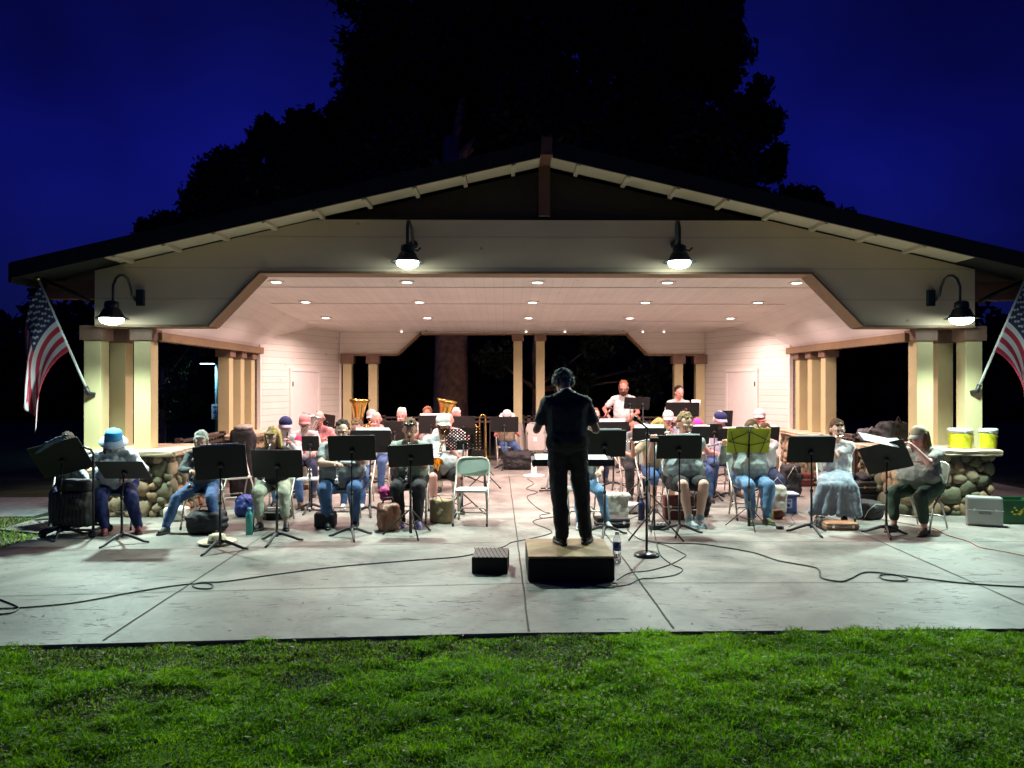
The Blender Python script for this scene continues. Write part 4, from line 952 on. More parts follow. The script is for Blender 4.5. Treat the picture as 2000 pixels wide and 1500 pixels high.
def tuba_b(d):
    e = d.get('tside', 1); q = MB(); x0 = .10 * e
    q.tube([(x0 - .13 * e, -.22, .80), (x0 - .13 * e, -.22, .62), (x0 - .08 * e, -.22, .52), (x0, -.22, .49), (x0 + .09 * e, -.22, .53), (x0 + .13 * e, -.22, .64)], [.028, .035, .045, .055, .062, .070], 0, 14)
    q.tube([(x0 - .13 * e, -.22, .8), (x0 - .12 * e, -.24, .98), (x0 - .05 * e, -.26, 1.04), (x0 + .0 * e, -.27, .95), (x0 - .02 * e, -.28, .72), (x0 - .08 * e, -.28, .64), (x0 - .12 * e, -.28, .75)], .015, 0, 8)
    q.tube([d['mouth'], d['mouth'] + V((0, -.08, .0)), V((x0 - .10 * e, -.25, 1.0))], [.015, .008, .010], 0, 8)
    t_ = d.get('ttilt', (0, 0)); L_ = MB(); b0 = V((x0 + .13 * e, -.22, .64))
    ax = V((t_[0], t_[1], 1)).normalized(); pr = [(0, .070), (.25, .082), (.42, .100), (.52, .125), (.59, .165), (.63, .205), (.64, .212), (.625, .200), (.58, .155), (.5, .115)]
    L_.tube([b0 + ax * z * d.get('bs', 1.36) for z, r in pr], [r for z, r in pr], 0, 26, False)
    K = MB(); [K.cap(V((x0 - .05 * e, -.30, .92 - 0)) + V((k * .035 * e, -.01, 0)), .014, V((x0 - .05 * e, -.30, .74)) + V((k * .035 * e, -.01, 0)), .014, n=8) for k in range(3)]
    held('tuba', q, d.get('tmat', brass), d, f"{d.get('tlab', 'gold tuba with its bell up')} held by the {d['desc']}", 'tuba', (('bell', L_, d.get('tmat', brass)), ('valves', K, silver)))
INST = dict(clarinet=clarinet_h, flute=flute_h, trumpet=trumpet_h, sax=sax_h, bassoon=bassoon_h, tuba=tuba_h)
INSTB = dict(clarinet=clarinet_b, flute=flute_b, trumpet=trumpet_b, sax=sax_b, bassoon=bassoon_b, tuba=lambda d: None)

# ---------------------------------------------------------------- chairs
steel = mat('chair_frame_grey', (.48, .48, .42), .4, .5, var=.05); chg = mat('chair_pan_grey', (.36, .42, .36), .5, var=.04); chb = mat('chair_pan_beige', (.55, .50, .46), .5, var=.04); steelb = mat('chair_frame_beige', (.60, .55, .50), .45, .3, var=.05)
def roundrect(w, h, r, n=5):
    p = []
    for cx, cz_, a0 in ((w / 2 - r, h / 2 - r, 0), (-w / 2 + r, h / 2 - r, 90), (-w / 2 + r, -h / 2 + r, 180), (w / 2 - r, -h / 2 + r, 270)):
        for k in range(n + 1): a = R(a0 + 90 * k / n); p.append((cx + math.cos(a) * r, cz_ + math.sin(a) * r))
    return p
def make_chair(label, pan, fr, loc, rz):
    t = thing('folding_chair', label, 'chair', loc, rz, 'folding chairs of the band')
    q = MB(); pr = roundrect(.40, .40, .07); q.prism(pr, 0, .022, 0, lambda u, v, w: (u, v, .425 + w)); q.build('seat', pan, t)
    q = MB()
    W, Hh = .415, .235; n = 12; vs = []; fs = []
    out = roundrect(W, Hh, .09)
    f = lambda u, v, w: (u, .235 + .035 * (1 - (u / .2) ** 2) + w + v * .16, .70 + v)
    q.prism(out, -.006, .006, 0, f); q.build('backrest', pan, t)
    q = MB(); c = .215
    q.tube([(-c, -.23, .012), (-c, -.12, .33), (-c, .02, .44), (-c, .19, .62), (-c, .235, .74), (-c + .03, .255, .80), (-c + .09, .265, .825), (c - .09, .265, .825), (c - .03, .255, .80), (c, .235, .74), (c, .19, .62), (c, .02, .44), (c, -.12, .33), (c, -.23, .012)], .0125, 0, 8); q.build('front_frame', fr, t)
    q = MB(); c = .185
    q.tube([(-c, .24, .012), (-c, .14, .25), (-c, .03, .43)], .0115, 0, 8); q.tube([(c, .24, .012), (c, .14, .25), (c, .03, .43)], .0115, 0, 8)
    q.tube([(-c, .2, .11), (-c + .04, .17, .17), (c - .04, .17, .17), (c, .2, .11)], .009, 0, 8); q.build('rear_frame', fr, t)
    q = MB(); c = .214
    q.tube([(-c, -.19, .13), (-c + .03, -.17, .165), (c - .03, -.17, .165), (c, -.19, .13)], .009, 0, 8); q.build('stretcher', fr, t)
    for sx in (-.215, .215):
        q = MB(); q.cap((sx, -.234, .008), .014, (sx, -.228, .03), .014, n=8); q.build('foot_cap', blk, t)
    return t
chair_g = chair_b = None
def chair(loc, rz, label, beige=False):
    global chair_g, chair_b
    loc = (loc[0], loc[1], 0)
    src = chair_b if beige else chair_g
    if src is None:
        o = make_chair(label, chb if beige else chg, steelb if beige else steel, loc, rz)
        if beige: chair_b = o
        else: chair_g = o
        return o
    return clone(src, loc, rz, label)

# ---------------------------------------------------------------- music stands
deskm = mat('stand_desk_black', (.006, .006, .0065), .62, var=.25, scale=3)
deskb = mat('stand_desk_brownblack', (.020, .015, .014), .55, var=.2)
_sc = {}
def stand(px, by, ty, bo, w, label, dpx=None, rot=0, tilt=14, perf=False, kind='cast', z=0, dm=None, roll=0, Y=None):
    """px,by: foot of the pole; ty,bo: top and bottom of the desk in the picture; w: width there"""
    b = G(px, by) if Y is None else V((D(px, 750, Y).x, Y, 0)); Yd = b.y + (.02); k = Yd / 1500
    zt = 1.8 + (750 - ty) * k; zb = 1.8 + (750 - bo) * k; Wm = w * k; Hm = (zt - zb) / math.cos(R(tilt)); cx = D(dpx or px, 750, Yd).x
    t = thing('music_stand', label, 'music stand', (b.x, b.y, 0), 0, 'music stands of the band')
    Mr = rotz(rot) @ roty(roll) @ rotx(tilt)
    c = V((cx - b.x, .03, (zt + zb) / 2)); q = MB(); pr = roundrect(Wm, Hm, .018, 3)
    f = lambda u, v, w_: c + Mr @ V((u, w_, v))
    if not perf: q.prism(pr, -.004, .004, 0, f)
    else:
        NX, NZ = 10, 7
        sx, sz = Wm / NX, Hm / NZ
        for i in range(NX):
            for j in range(NZ):
                x0 = -Wm / 2 + i * sx; z0 = -Hm / 2 + j * sz; solid = (3 <= i <= 5 and j < 3) or i in (0,) and j == 0
                if solid: q.add([f(x0, z0, 0), f(x0 + sx, z0, 0), f(x0 + sx, z0 + sz, 0), f(x0, z0 + sz, 0)], [(0, 1, 2, 3)], 0, False); continue
                K = 12; cxx, czz = x0 + sx / 2, z0 + sz / 2; hr = min(sx, sz) * .25; vs = []
                for a in range(K):
                    an = 2 * math.pi * a / K; ca, sa = math.cos(an), math.sin(an); sc_ = 1 / max(abs(ca), abs(sa)); vs.append(f(cxx + ca * sc_ * sx / 2, czz + sa * sc_ * sz / 2, 0)); vs.append(f(cxx + ca * hr, czz + sa * hr, 0))
                q.add(vs, [(2 * a, 2 * ((a + 1) % K), 2 * ((a + 1) % K) + 1, 2 * a + 1) for a in range(K)], 0, False)
        q.b2 if False else None
    q.add([f(-Wm / 2 + .01, -Hm / 2, 0), f(Wm / 2 - .01, -Hm / 2, 0), f(Wm / 2 - .01, -Hm / 2, .055), f(-Wm / 2 + .01, -Hm / 2, .055), f(-Wm / 2 + .01, -Hm / 2 + .004, 0), f(Wm / 2 - .01, -Hm / 2 + .004, 0), f(Wm / 2 - .01, -Hm / 2 + .004, .055), f(-Wm / 2 + .01, -Hm / 2 + .004, .055)],
          [(0, 1, 2, 3), (7, 6, 5, 4), (3, 2, 6, 7), (0, 3, 7, 4), (1, 5, 6, 2)], 0, False)
    dk = q.build('desk', dm or deskm, t)
    q = MB(); q.tube([f(0, -Hm * .08, -.006), f(0, -Hm * .08, -.035)], .028, 0, 12); q.tube([f(-.035, -Hm * .14, -.014), f(.035, -Hm * .14, -.014)], .009, 0, 8); q.build('tilt_clutch', blk, dk)
    q = MB(); pt = f(0, -Hm * .1, -.02); q.tube([(0, 0, .09), (0, 0, .52)], .0145, 0, 8); q.tube([(0, 0, .5), (pt.x * .5, pt.y * .5, .62), pt], [.0095] * 3, 0, 8); q.tube([(0, 0, .50), (0, 0, .535)], .019, 0, 10); q.build('pole', blkp, t)
    q = MB(); a0 = random.Random(int(px * 7 + by)).uniform(-25, 25)
    for k_ in range(3):
        a = R(90 + a0 + 120 * k_ + 180); d = V((math.cos(a), math.sin(a), 0))
        if kind == 'cast': q.tube([V((0, 0, .105)), d * .06 + V((0, 0, .10)), d * .15 + V((0, 0, .062)), d * .24 + V((0, 0, .02)), d * .29 + V((0, 0, .012))], [.020, .019, .017, .014, .011], 0, 8)
        elif kind == 'tripod': q.tube([V((0, 0, .30)), d * .02 + V((0, 0, .30)), d * .33 + V((0, 0, .014))], [.008, .010, .009], 0, 8); q.tube([V((0, 0, .12)), d * .155 + V((0, 0, .175))], .006, 0, 6); q.cap(d * .31 + V((0, 0, .028)), .013, d * .335 + V((0, 0, .014)), .013, n=8)
        else: q.tube([V((0, 0, .28)), d * .30 + V((0, 0, .008))], .006, 0, 6); q.tube([V((0, 0, .10)), d * .15 + V((0, 0, .15))], .004, 0, 6)
    q.tube([(0, 0, .03 if kind != 'cast' else .07), (0, 0, .34 if kind != 'cast' else .15)], .019, 0, 10)
    q.build('tripod_base', blkp, t)
    return dict(t=t, f=lambda u, v, w_: f(u, v, w_) + V((b.x, b.y, 0)), W=Wm, H=Hm, M=Mr, loc=b)
def sheets(st, label, u0, u1, up=.03, m=None, w0=.012):
    q = MB(); f = st['f']; h = st['H']; n = 6; vs = []
    for i in range(n + 1):
        u = u0 + (u1 - u0) * i / n; bul = .008 * math.sin(math.pi * i / n)
        for w_ in (w0, w0 + .004):
            vs += [f(u, -h / 2 + .006, w_ + bul), f(u, h / 2 + up, w_ + bul)]
    fs = []
    for i in range(n): a = 4 * i; fs += [(a, a + 4, a + 5, a + 1), (a + 2, a + 3, a + 7, a + 6), (a + 1, a + 5, a + 7, a + 3), (a, a + 2, a + 6, a + 4)]
    q.add(vs, fs, 0, True); q.add([], []); return tag(q.build('sheet_music', m or paper), label, 'sheet music', 'sheet music on the stands')
# ---------------------------------------------------------------- the band
def P(key, desc, px, Y, top_y, face=0, lab=None, beige=None, ch=True, tall=0, **kw):
    X = D(px, 750, Y).x; zt_ = 1.8 - (top_y - 750) * Y / 1500
    ln = kw.get('lean', 6)
    s = (zt_ - .55 - tall) / (.47 * math.cos(R(ln)) + .312)
    s = max(.86, min(1.12, s)); kw['s'] = s
    if kw.get('stand'): kw['s'] = (zt_ - tall) / (.92 + .47 + .312)
    # put the head (not the hips) on that picture column
    off = math.sin(R(ln)) * .47 + .06; X -= math.sin(R(face)) * off; Y2 = Y + off * .0
    if X is not None: pass
    kw.setdefault('vox', .011 if Y < 10.5 else .014)
    d = person(key, desc, (X, Y2), face, label=lab or 'seated ' + desc, group=None if kw.get('stand') and key == 'cond' else 'musicians of the band', **kw)
    if ch and not kw.get('stand'):
        chair((X, Y2 + .02), R(face), f"{'beige' if (beige if beige is not None else Y > 10.5) else 'grey'} folding chair under the {desc}", beige if beige is not None else Y > 10.5)
    return d
wide = lambda a, b, y=-.42: [(-a, y, .075, -15), (b, y, .075, 15)]
# front row
P('p2', 'woman in blue sun hat and grey hoodie', 232, 9.66, 835, 12, tall=.02, top='greyhoodie', sleeve='long', bottom='navy', shoe='red', sk='fair', hair=('brown', 'long'), hat=('bucket', 'bluehat', 'lblue'), w=1.5, lean=12, head=(28, 15), extra='hood', feet=[(-.02, -.40, .075, 10), (.34, -.38, .075, 20)], hands=[(-.26, -.30, .62), (.20, -.32, .64)], elbows=[(-1, .2, -.4), (1, .2, -.5)])
P('p3', 'grey-haired woman in dark hoodie', 400, 9.72, 852, 0, top='darkgrey', sleeve='long', bottom='jeans', shoe='black', hair=('grey', 'pony'), w=1.1, lean=10, head=(22, 12), play='clarinet', feet=wide(.30, .30), elbows=[(-1, .1, -.6), (1, .1, -.6)], extra='hood')
P('p4', 'blond woman with glasses in khaki trousers', 537, 9.95, 834, 2, top='black', sleeve='long', bottom='khaki', legs='capri', shoe='black', hair=('blond', 'bob'), glasses=True, w=1.35, head=(14, -5), play='clarinet', imat=silver, feet=wide(.07, .25), sk='fair')
P('p5', 'dark-haired player in grey t-shirt and jeans', 672, 10.0, 821, 3, top='greytee', bottom='jeans', shoe='black', hair=('dark', 'short'), w=1.6, head=(12, 0), play='clarinet', imat=silver, feet=[(-.14, -.36, .075, 10), (.20, -.40, .075, -8)], elbows=[(-1, .1, -.5), (1, .1, -.5)])
P('p6', 'woman with sunglasses on her head and black trousers', 802, 10.08, 816, 0, tall=.01, top='sage', bottom='black', shoe='purple', hair=('brown', 'bun'), extra='shades', w=1.2, head=(16, 4), play='clarinet', feet=wide(.08, .14), sk='tan')
P('p20', 'man in beige cap, white shirt and shorts', 866, 11.1, 806, 10, tall=.02, top='white', bottom='black', legs='shorts', shoe='black', hair=('brown', 'short'), hat=('cap', 'cream'), beard='brown', w=1.3, head=(10, 12), play='sax', sk='pink', feet=[(-.16, -.44, .075, -5), (.22, -.40, .075, 5)])
P('p7', 'player in pale jeans hidden behind the conductor', 1140, 10.0, 835, 4, top='greytee', bottom='palejeans', hair=('brown', 'short'), shoe='white', feet=wide(.12, .22))
P('p8', 'short-haired man with glasses in black shorts', 1333, 10.08, 806, 0, top='greytee', bottom='black', legs='shorts', shoe='grey', hair=('sandy', 'short'), glasses=True, w=1.25, head=(18, 8), play='flute', feet=[(-.02, -.46, .075, 20), (.12, -.40, .075, 10)], sk='fair')
P('p9', 'woman in dark cardigan behind the yellow folder', 1462, 10.28, 820, 0, top='greytee', sleeve='long', bottom='palejeans', shoe='olive', hair=('brown', 'short'), w=1.25, head=(20, 5), play='flute', extra='cardigan', feet=wide(.10, .10), sk='fair')
P('p10', 'woman in white top and long grey skirt', 1628, 10.25, 820, -18, top='white', bottom='skirt', legs='skirt', shoe='brown', hair=('brown', 'bun'), glasses=True, w=.95, head=(10, 14), play='flute', feet=[(-.24, -.38, .075, -20), (.06, -.36, .075)], sk='fair')
P('p11', 'woman in tan cap and green cropped trousers', 1790, 9.45, 829, -58, tall=.02, top='taupe', bottom='green', legs='capri', shoe='brown', hair=('sandy', 'long'), hat=('cap', 'tan', 'cream'), glasses=True, w=1.4, lean=4, head=(14, 0), hands=[(-.10, -.34, 1.02), (.06, -.36, 1.04)], elbows=[(-.5, -.1, -1), (.6, -.1, -.8)], feet=[(-.12, -.42, .075, -5), (.22, -.36, .075, 5)], sk='pink')
# second and third rows
P('p12', 'white-bearded man in navy cap and pink vest', 560, 11.6, 811, 12, tall=.02, top='white', sleeve='long', bottom='jeans', shoe='brown', hair=('white', 'short'), hat=('cap', 'navy', 'lav'), beard='white', w=1.15, head=(14, 20), play='clarinet', extra='vest', sk='pink', feet=wide(.1, .24))
P('p13', 'grey-bearded man in rose cap', 598, 12.7, 807, 15, tall=.02, top='white', bottom='darkjeans', shoe='black', hair=('grey', 'short'), hat=('cap', 'rose'), beard='grey', head=(12, 10), sk='pink')
d = P('p14', 'man in rose shirt by the wall', 626, 13.6, 802, -6, top='rose', bottom='khaki', shoe='brown', hair=('grey', 'bald'), sk='pink', hands=tuba_h(None, 1), head=(8, 10)); d.update(tside=-1, tmat=silver, tlab='silver tuba', bs=1.0, ttilt=(.28, .05)); tuba_b(d)
P('p15', 'woman with fair hair and glasses', 700, 11.5, 818, 0, top='white', bottom='jeans', shoe='white', hair=('sandy', 'bun'), glasses=True, head=(14, -8), play='clarinet', sk='pink')
P('p16', 'bald man in pale blue shirt', 737, 13.2, 803, 0, top='lblue', bottom='jeans', shoe='brown', hair=('white', 'bald'), head=(14, 0), play='trumpet', sk='pink')
d = P('ptub1', 'man in white cap behind a tuba', 727, 14.6, 797, 0, tall=.03, top='rose', bottom='khaki', hair=('grey', 'short'), hat=('cap', 'white'), sk='red', hands=tuba_h(None, 1), head=(10, 0)); d.update(tside=-1, ttilt=(.02, .06), tlab='gold tuba'); tuba_b(d)
P('p17', 'white-haired player in the middle of the back row', 786, 15.0, 797, 0, top='lblue', bottom='darkjeans', hair=('white', 'short'), head=(10, 0), sk='pink', play='trumpet')
d = P('p18', 'brown-haired tuba player', 836, 15.0, 795, 0, top='white', bottom='khaki', hair=('red', 'short'), head=(14, 8), sk='red', hands=tuba_h(None, 1)); d.update(tside=1, ttilt=(.20, -.02), tlab='large gold tuba tilted'); tuba_b(d)
P('p19', 'white-haired man right of the tubas', 891, 15.3, 797, 0, top='white', bottom='darkjeans', hair=('white', 'short'), head=(12, 0), sk='pink')
P('p21', 'large bald man in white shirt', 877, 13.3, 806, 0, top='white', bottom='khaki', hair=('white', 'bald'), head=(10, 0), w=1.45, sk='pink')
P('p22', 'trombone player in white fedora and tan boots', 991, 16.7, 806, 4, tall=.0, top='tan', bottom='jeans', shoe='tan', hair=('grey', 'short'), hat=('fedora', 'white'), lean=14, head=(24, -8), w=1.1, sk='red', feet=[(-.02, -.42, .075, 20), (.30, -.40, .075, 5)], hands=[(-.2, -.36, .70), (.14, -.3, .78)])
P('p23', 'auburn-haired bassoon player', 1160, 14.4, 798, 6, top='cream', bottom='darkjeans', hair=('red', 'short'), glasses=True, head=(8, 10), play='bassoon', sk='pink')
P('p26', 'red-haired player in grey shirt and black trousers', 1238, 12.4, 812, 0, top='greytee', bottom='black', shoe='black', hair=('red', 'short'), head=(20, 0), w=1.1, sk='pink', hands=[(-.10, -.38, .66), (.16, -.36, .64)])
P('p27', 'blond flute player bending behind the microphone', 1280, 11.3, 816, 6, top='tan', bottom='jeans', legs='knee', shoe='brown', hair=('blond', 'long'), lean=14, head=(32, 0), play='flute', sk='tan')
P('p28', 'bassoon player in white cap', 1303, 13.8, 800, 0, tall=.02, top='lblue', bottom='jeans', hair=('grey', 'short'), hat=('cap', 'white'), head=(14, -10), play='bassoon', sk='pink')
P('p29', 'player in hot pink cap', 1357, 12.1, 814, 0, tall=.02, top='white', bottom='jeans', hair=('brown', 'short'), hat=('cap', 'pink'), head=(30, 0), play='clarinet', sk='pink')
P('p30', 'man in navy flat cap and lavender shirt', 1402, 12.7, 802, 0, tall=.0, top='lav', bottom='jeans', shoe='brown', hair=('white', 'short'), hat=('flat', 'navy', 'lav'), head=(20, 8), w=1.15, sk='pink', feet=wide(.2, .2))
P('p31', 'red-faced man in white cap with trumpet', 1481, 13.8, 797, 0, tall=.02, top='white', sleeve='long', bottom='khaki', hair=('white', 'short'), hat=('cap', 'white'), head=(8, -25), play='trumpet', sk='red')
P('p32', 'player in white sleeves behind the yellow folder', 1490, 11.3, 838, 0, top='white', sleeve='long', bottom='darkjeans', hair=('brown', 'short'), head=(20, 0), play='flute', w=1.1, sk='pink', elbows=[(-1, 0, -.4), (1, .1, -.5)])
P('p24', 'bearded man in glasses and white polo shirt', 1217, 16.5, 744, 0, lab='standing bearded percussionist in white polo shirt and glasses', stand=True, top='white', bottom='khaki', hair=('red', 'short'), beard='brown', glasses=True, head=(16, -12), sk='red', hands=[(-.32, -.16, 1.0), (.12, -.30, 1.06)], elbows=[(-1, .3, -.5), (1, .3, -1)])
P('p25', 'long-haired player in white shirt', 1324, 16.5, 754, 0, lab='standing dark-haired percussionist in white shirt behind a wide stand', stand=True, top='white', bottom='darkjeans', hair=('dark', 'messy'), head=(8, 10), sk='pink', hands=[(-.15, -.3, 1.0), (.15, -.3, 1.0)])
# conductor on the box
cl0 = G(1108, 1064, .235)
cdr = person('cond', 'conductor', (cl0.x - .0, cl0.y + .03), 180, s=1.03, w=1.02, shd=.075, stand=True, z0=.235, top='cond', bottom='black', shoe='black', hair=('salt', 'curly'), glasses=True, lean=11, nup=.050, head=(48, 8), hipz=.95,
             feet=[(-.185, -.02, .075, -24), (.05, .03, .075, 22)], hands=[(-.20, -.34, 1.15), (.21, -.34, 1.20)], elbows=[(-.7, 0, -1.7), (.7, .05, -1.6)], vox=.010, sk='tan', label='conductor in black polo shirt standing on the box with his back turned', neckfwd=.10)

# ---------------------------------------------------------------- music stands
S = {}
def st_(k, *a, **kw): S[k] = stand(*a, **kw)
st_('s1', 238, 1062, 899, 936, 92, 'low flat music stand in front of the woman in blue hat', tilt=48, dpx=240)
st_('s2', 430, 1076, 869, 935, 98, 'black music stand in front of the grey-haired woman in hoodie', rot=8, roll=-3)
st_('s3', 541, 1060, 878, 933, 98, 'black music stand in front of the blond clarinet player')
st_('s4', 687, 1050, 850, 900, 92, 'black music stand in front of the dark-haired player in grey t-shirt', roll=-1)
st_('s5', 802, 1046, 868, 911, 89, 'black tripod music stand before the woman with sunglasses on her head', kind='tripod', roll=-3)
st_('s7', 1181, 1046, 840, 893, 84, 'black music stand close right of the conductor')
st_('s8', 1327, 1043, 850, 897, 88, 'black music stand in front of the man in black shorts')
st_('s9', 1463, 1032, 838, 887, 82, 'thin wire music stand holding the yellow folder', kind='wire')
st_('s10', 1585, 1042, 853, 905, 93, 'black music stand in front of the woman in grey skirt')
st_('s11', 1731, 1046, 866, 922, 84, 'tilted black music stand before the woman in tan cap', rot=-35, tilt=30, roll=-16)
st_('s12', 722, 0, 840, 884, 80, 'dark music stand behind the dark-haired clarinet player', Y=10.6, dpx=724, dm=deskb)
st_('s13', 902, 0, 836, 879, 72, 'perforated black music stand before the man in beige cap', Y=10.5, dpx=905, perf=True, kind='tripod', roll=-3)
st_('s14', 947, 958, 879, 905, 26, 'slim tripod stand right of the perforated stand', kind='tripod', dpx=934)
st_('s15', 985, 917, 814, 844, 55, 'black music stand in front of the trombone player', kind='cast')
st_('s16', 673 - 68, 1000, 851, 881, 34, 'brown-black music stand below the silver tuba', dpx=606, dm=deskb)
st_('s19', 640, 0, 809, 836, 28, 'small tilted music stand against the left rear wall', Y=14.2, dm=deskb, roll=8)
st_('s17', 842, 0, 811, 847, 50, 'brown-black music stand before the brown-haired tuba player', Y=14.1, dm=deskb)
st_('s18', 905, 0, 813, 850, 46, 'brown-black music stand before the man right of the tubas', Y=14.2, dm=deskb)
st_('s20', 771, 0, 822, 860, 42, 'brown-black music stand in the middle of the back row', Y=13.9, dm=deskb)
st_('s21', 1198, 0, 824, 851, 68, 'black music stand before the auburn-haired bassoon player', Y=13.2)
st_('s22', 1247, 0, 857, 880, 34, 'small black music stand before the red-haired player', Y=11.5, kind='tripod')
st_('s23', 1268, 1010, 836, 862, 66, 'black tripod music stand behind the microphone', kind='tripod', Y=None)
st_('s24', 1366, 0, 833, 868, 40, 'black music stand before the player in hot pink cap', Y=11.3)
st_('s25', 1395, 0, 828, 856, 30, 'narrow black music stand before the man in flat cap', Y=12.0, dpx=1395)
st_('s26', 1425, 0, 837, 862, 46, 'black music stand left of the yellow folder', Y=11.9)
st_('s27', 1500, 0, 834, 878, 44, 'black music stand before the red-faced man in white cap', Y=12.6)
st_('s28', 1333, 0, 786, 814, 66, 'wide high music stand before the dark-haired percussionist', Y=15.6)
st_('s29', 1231, 0, 776, 799, 24, 'left of two high stands before the bearded percussionist', Y=15.4, roll=4)
st_('s30', 1256, 0, 776, 800, 26, 'right of two high stands before the bearded percussionist', Y=15.5, roll=4)
st_('s31', 1416, 0, 802, 836, 30, 'black music stand behind the man in flat cap', Y=14.4)
# yellow folder on the wire stand
yf = mat('folder_yellow_green', (.55, .62, .02), .45, var=.08, emit=None); yf.node_tree.nodes['Principled BSDF'].inputs['Transmission Weight'].default_value = 0
s9 = S['s9']; COL.objects.unlink(s9['t'].children[0]) if False else None
for c in list(s9['t'].children):
    if c.name.startswith('desk'):
        for g_ in list(c.children): bpy.data.objects.remove(g_)
        bpy.data.objects.remove(c)
f9 = s9['f']; W9, H9 = s9['W'], s9['H']; off9 = lambda p: p - V((s9['loc'].x, s9['loc'].y, 0))
q = MB(); r_ = .0045; z0 = -H9 / 2
for a, b in (((0, H9 / 2 + .02), (0, z0 - .05)), ((0, .13), (-W9 * .5, -.0)), ((0, .13), (W9 * .5, 0)), ((-W9 * .5, 0), (0, -.05)), ((W9 * .5, 0), (0, -.05)), ((-W9 * .45, H9 / 2 - .03), (-W9 * .28, z0)), ((W9 * .45, H9 / 2 - .03), (W9 * .28, z0)), ((-W9 * .4, z0), (W9 * .4, z0))):
    q.tube([off9(f9(a[0], a[1], -.012)), off9(f9(b[0], b[1], -.012))], r_ if a[0] or b[0] else .009, 0, 6)
q.build('wire_desk', blkp, s9['t'])
def panel(u0, u1, v0, v1, w0, w1, name, m, label, cat, st=s9):
    f = st['f']; q = MB(); vs = [f(u, v, w_) for w_ in (w0, w1) for u, v in ((u0, v0), (u1, v0), (u1, v1), (u0, v1))]
    q.add(vs, [(0, 1, 2, 3), (7, 6, 5, 4), (0, 4, 5, 1), (1, 5, 6, 2), (2, 6, 7, 3), (3, 7, 4, 0)], 0, False); return tag(q.build(name, m), label, cat)
panel(-W9 / 2 - .01, W9 / 2 + .005, -H9 / 2 + .008, H9 / 2 + .01, .002, .008, 'folder', yf, 'yellow-green folder spread open on the wire stand', 'folder')
panel(-W9 * .34, W9 * .1, -H9 / 2 + .012, H9 / 2 + .03, .009, .013, 'sheet_music', paper, 'pages standing inside the yellow-green folder', 'sheet music')
for k, u0, u1, up, lb in (('s8', -.15, .24, .012, 'white pages on the stand before the man in black shorts'), ('s2', -.2, .2, .012, 'pages on the stand before the grey-haired woman'), ('s21', -.24, .2, .05, 'pages standing above the bassoon player stand'),
                      ('s12', -.2, .26, .03, 'pages on the stand behind the dark-haired clarinet player'), ('s24', -.12, .15, .02, 'pages on the stand before the pink cap'), ('s7', -.2, .2, .015, 'pages on the stand right of the conductor'), ('s10', -.2, .24, .01, 'pages on the stand before the woman in grey skirt'), ('s26', -.1, .14, .02, 'pages on the stand left of the yellow folder'), ('s23', -.2, .2, .04, 'pages on the tripod stand behind the microphone'), ('s17', -.2, .2, .03, 'pages before the brown-haired tuba player'), ('s27', -.15, .15, .03, 'pages before the red-faced man in white cap'), ('s28', .18, .36, .05, 'page at the right end of the wide high stand')):
    sheets(S[k], lb, u0, u1, up)
s11 = S['s11']; q = MB(); f = s11['f']
c = f(0, s11['H'] / 2, .0); q.box(c + V((-.03, -.02, .05)), (.40, .26, .004), 0, rotz(-6) @ roty(12) @ rotx(18)); q.box(c + V((.19, .0, .03)), (.14, .16, .003), 0, rotz(14) @ rotx(24)); tag(q.build('sheet_music', paper), 'bright pages lying on top of the tilted stand at right', 'sheet music')

# ---------------------------------------------------------------- conductor's box, desk, microphone
wood = mat('plywood_top', (.30, .20, .085), .5, var=.3, scale=5); boxb = mat('podium_black', (.012, .010, .009), .8, var=.2)
a, b = G(1031, 1087, .235), G(1200, 1085, .235); a2 = G(1031, 1052, .235)
t = thing('podium', 'low black box with a plywood top under the conductor', 'podium', ((a.x + b.x) / 2, (a.y + a2.y) / 2, 0)); Wd = b.x - a.x; Dp = a2.y - a.y
q = MB(); q.box((0, 0, .108), (Wd, Dp, .216), 0, None, .02); q.build('box', boxb, t); q = MB(); q.box((0, 0, .2255), (Wd - .01, Dp - .01, .018)); q.build('top_board', wood, t)
Yc = 8.35; cx = D(1117, 750, Yc); t = thing('conductor_desk', 'wide flat black desk with the open score in front of the conductor', 'music desk', (cx.x, Yc, 0)); zc = 1.8 - 150 * Yc / 1500
q = MB(); q.box((0, 0, zc), (.88, .36, .02), 0, rotx(8)); q.box((0, -.175, zc - .005), (.88, .015, .07)); q.build('desk', blkp, t)
q = MB(); q.tube([(-.13, 0, .02), (-.13, 0, zc - .02)], .016); q.build('pole', blkp, t)
q = MB(); [q.tube([(-.13, 0, .03), (-.13 + .3 * math.cos(R(a_)), .3 * math.sin(R(a_)), .012)], .013) for a_ in (70, 190, 310)]; q.build('tripod_base', blkp, t)
q = MB(); q.box((-.22, .0, zc + .03), (.36, .27, .03), 0, rotx(8)); q.box((.2, .0, zc + .025), (.36, .27, .018), 0, rotx(8)); o = q.build('score', paper, None, (cx.x, Yc, 0)); tag(o, 'open white score lying on the conductor desk', 'score')
M0 = G(1263, 1086); t = thing('microphone_stand', 'black microphone stand on a round base right of the box', 'microphone stand', M0)
q = MB(); q.lathe([(.0, .055), (.03, .055), (.085, .045), (.125, .028), (.135, .008), (.13, .001)], n=32); q.build('round_base', mat('mic_base', (.03, .035, .035), .3, .3), t)
k = M0.y / 1500; zt = 1.8 - (830 - 750) * k
q = MB(); q.tube([(0, 0, .05), (0, 0, .75)], .013); q.tube([(0, 0, .7), (0, 0, zt - .15)], .009); q.tube([(0, 0, .74), (0, 0, .80)], .02, 0, 12); q.build('pole', blkp, t)
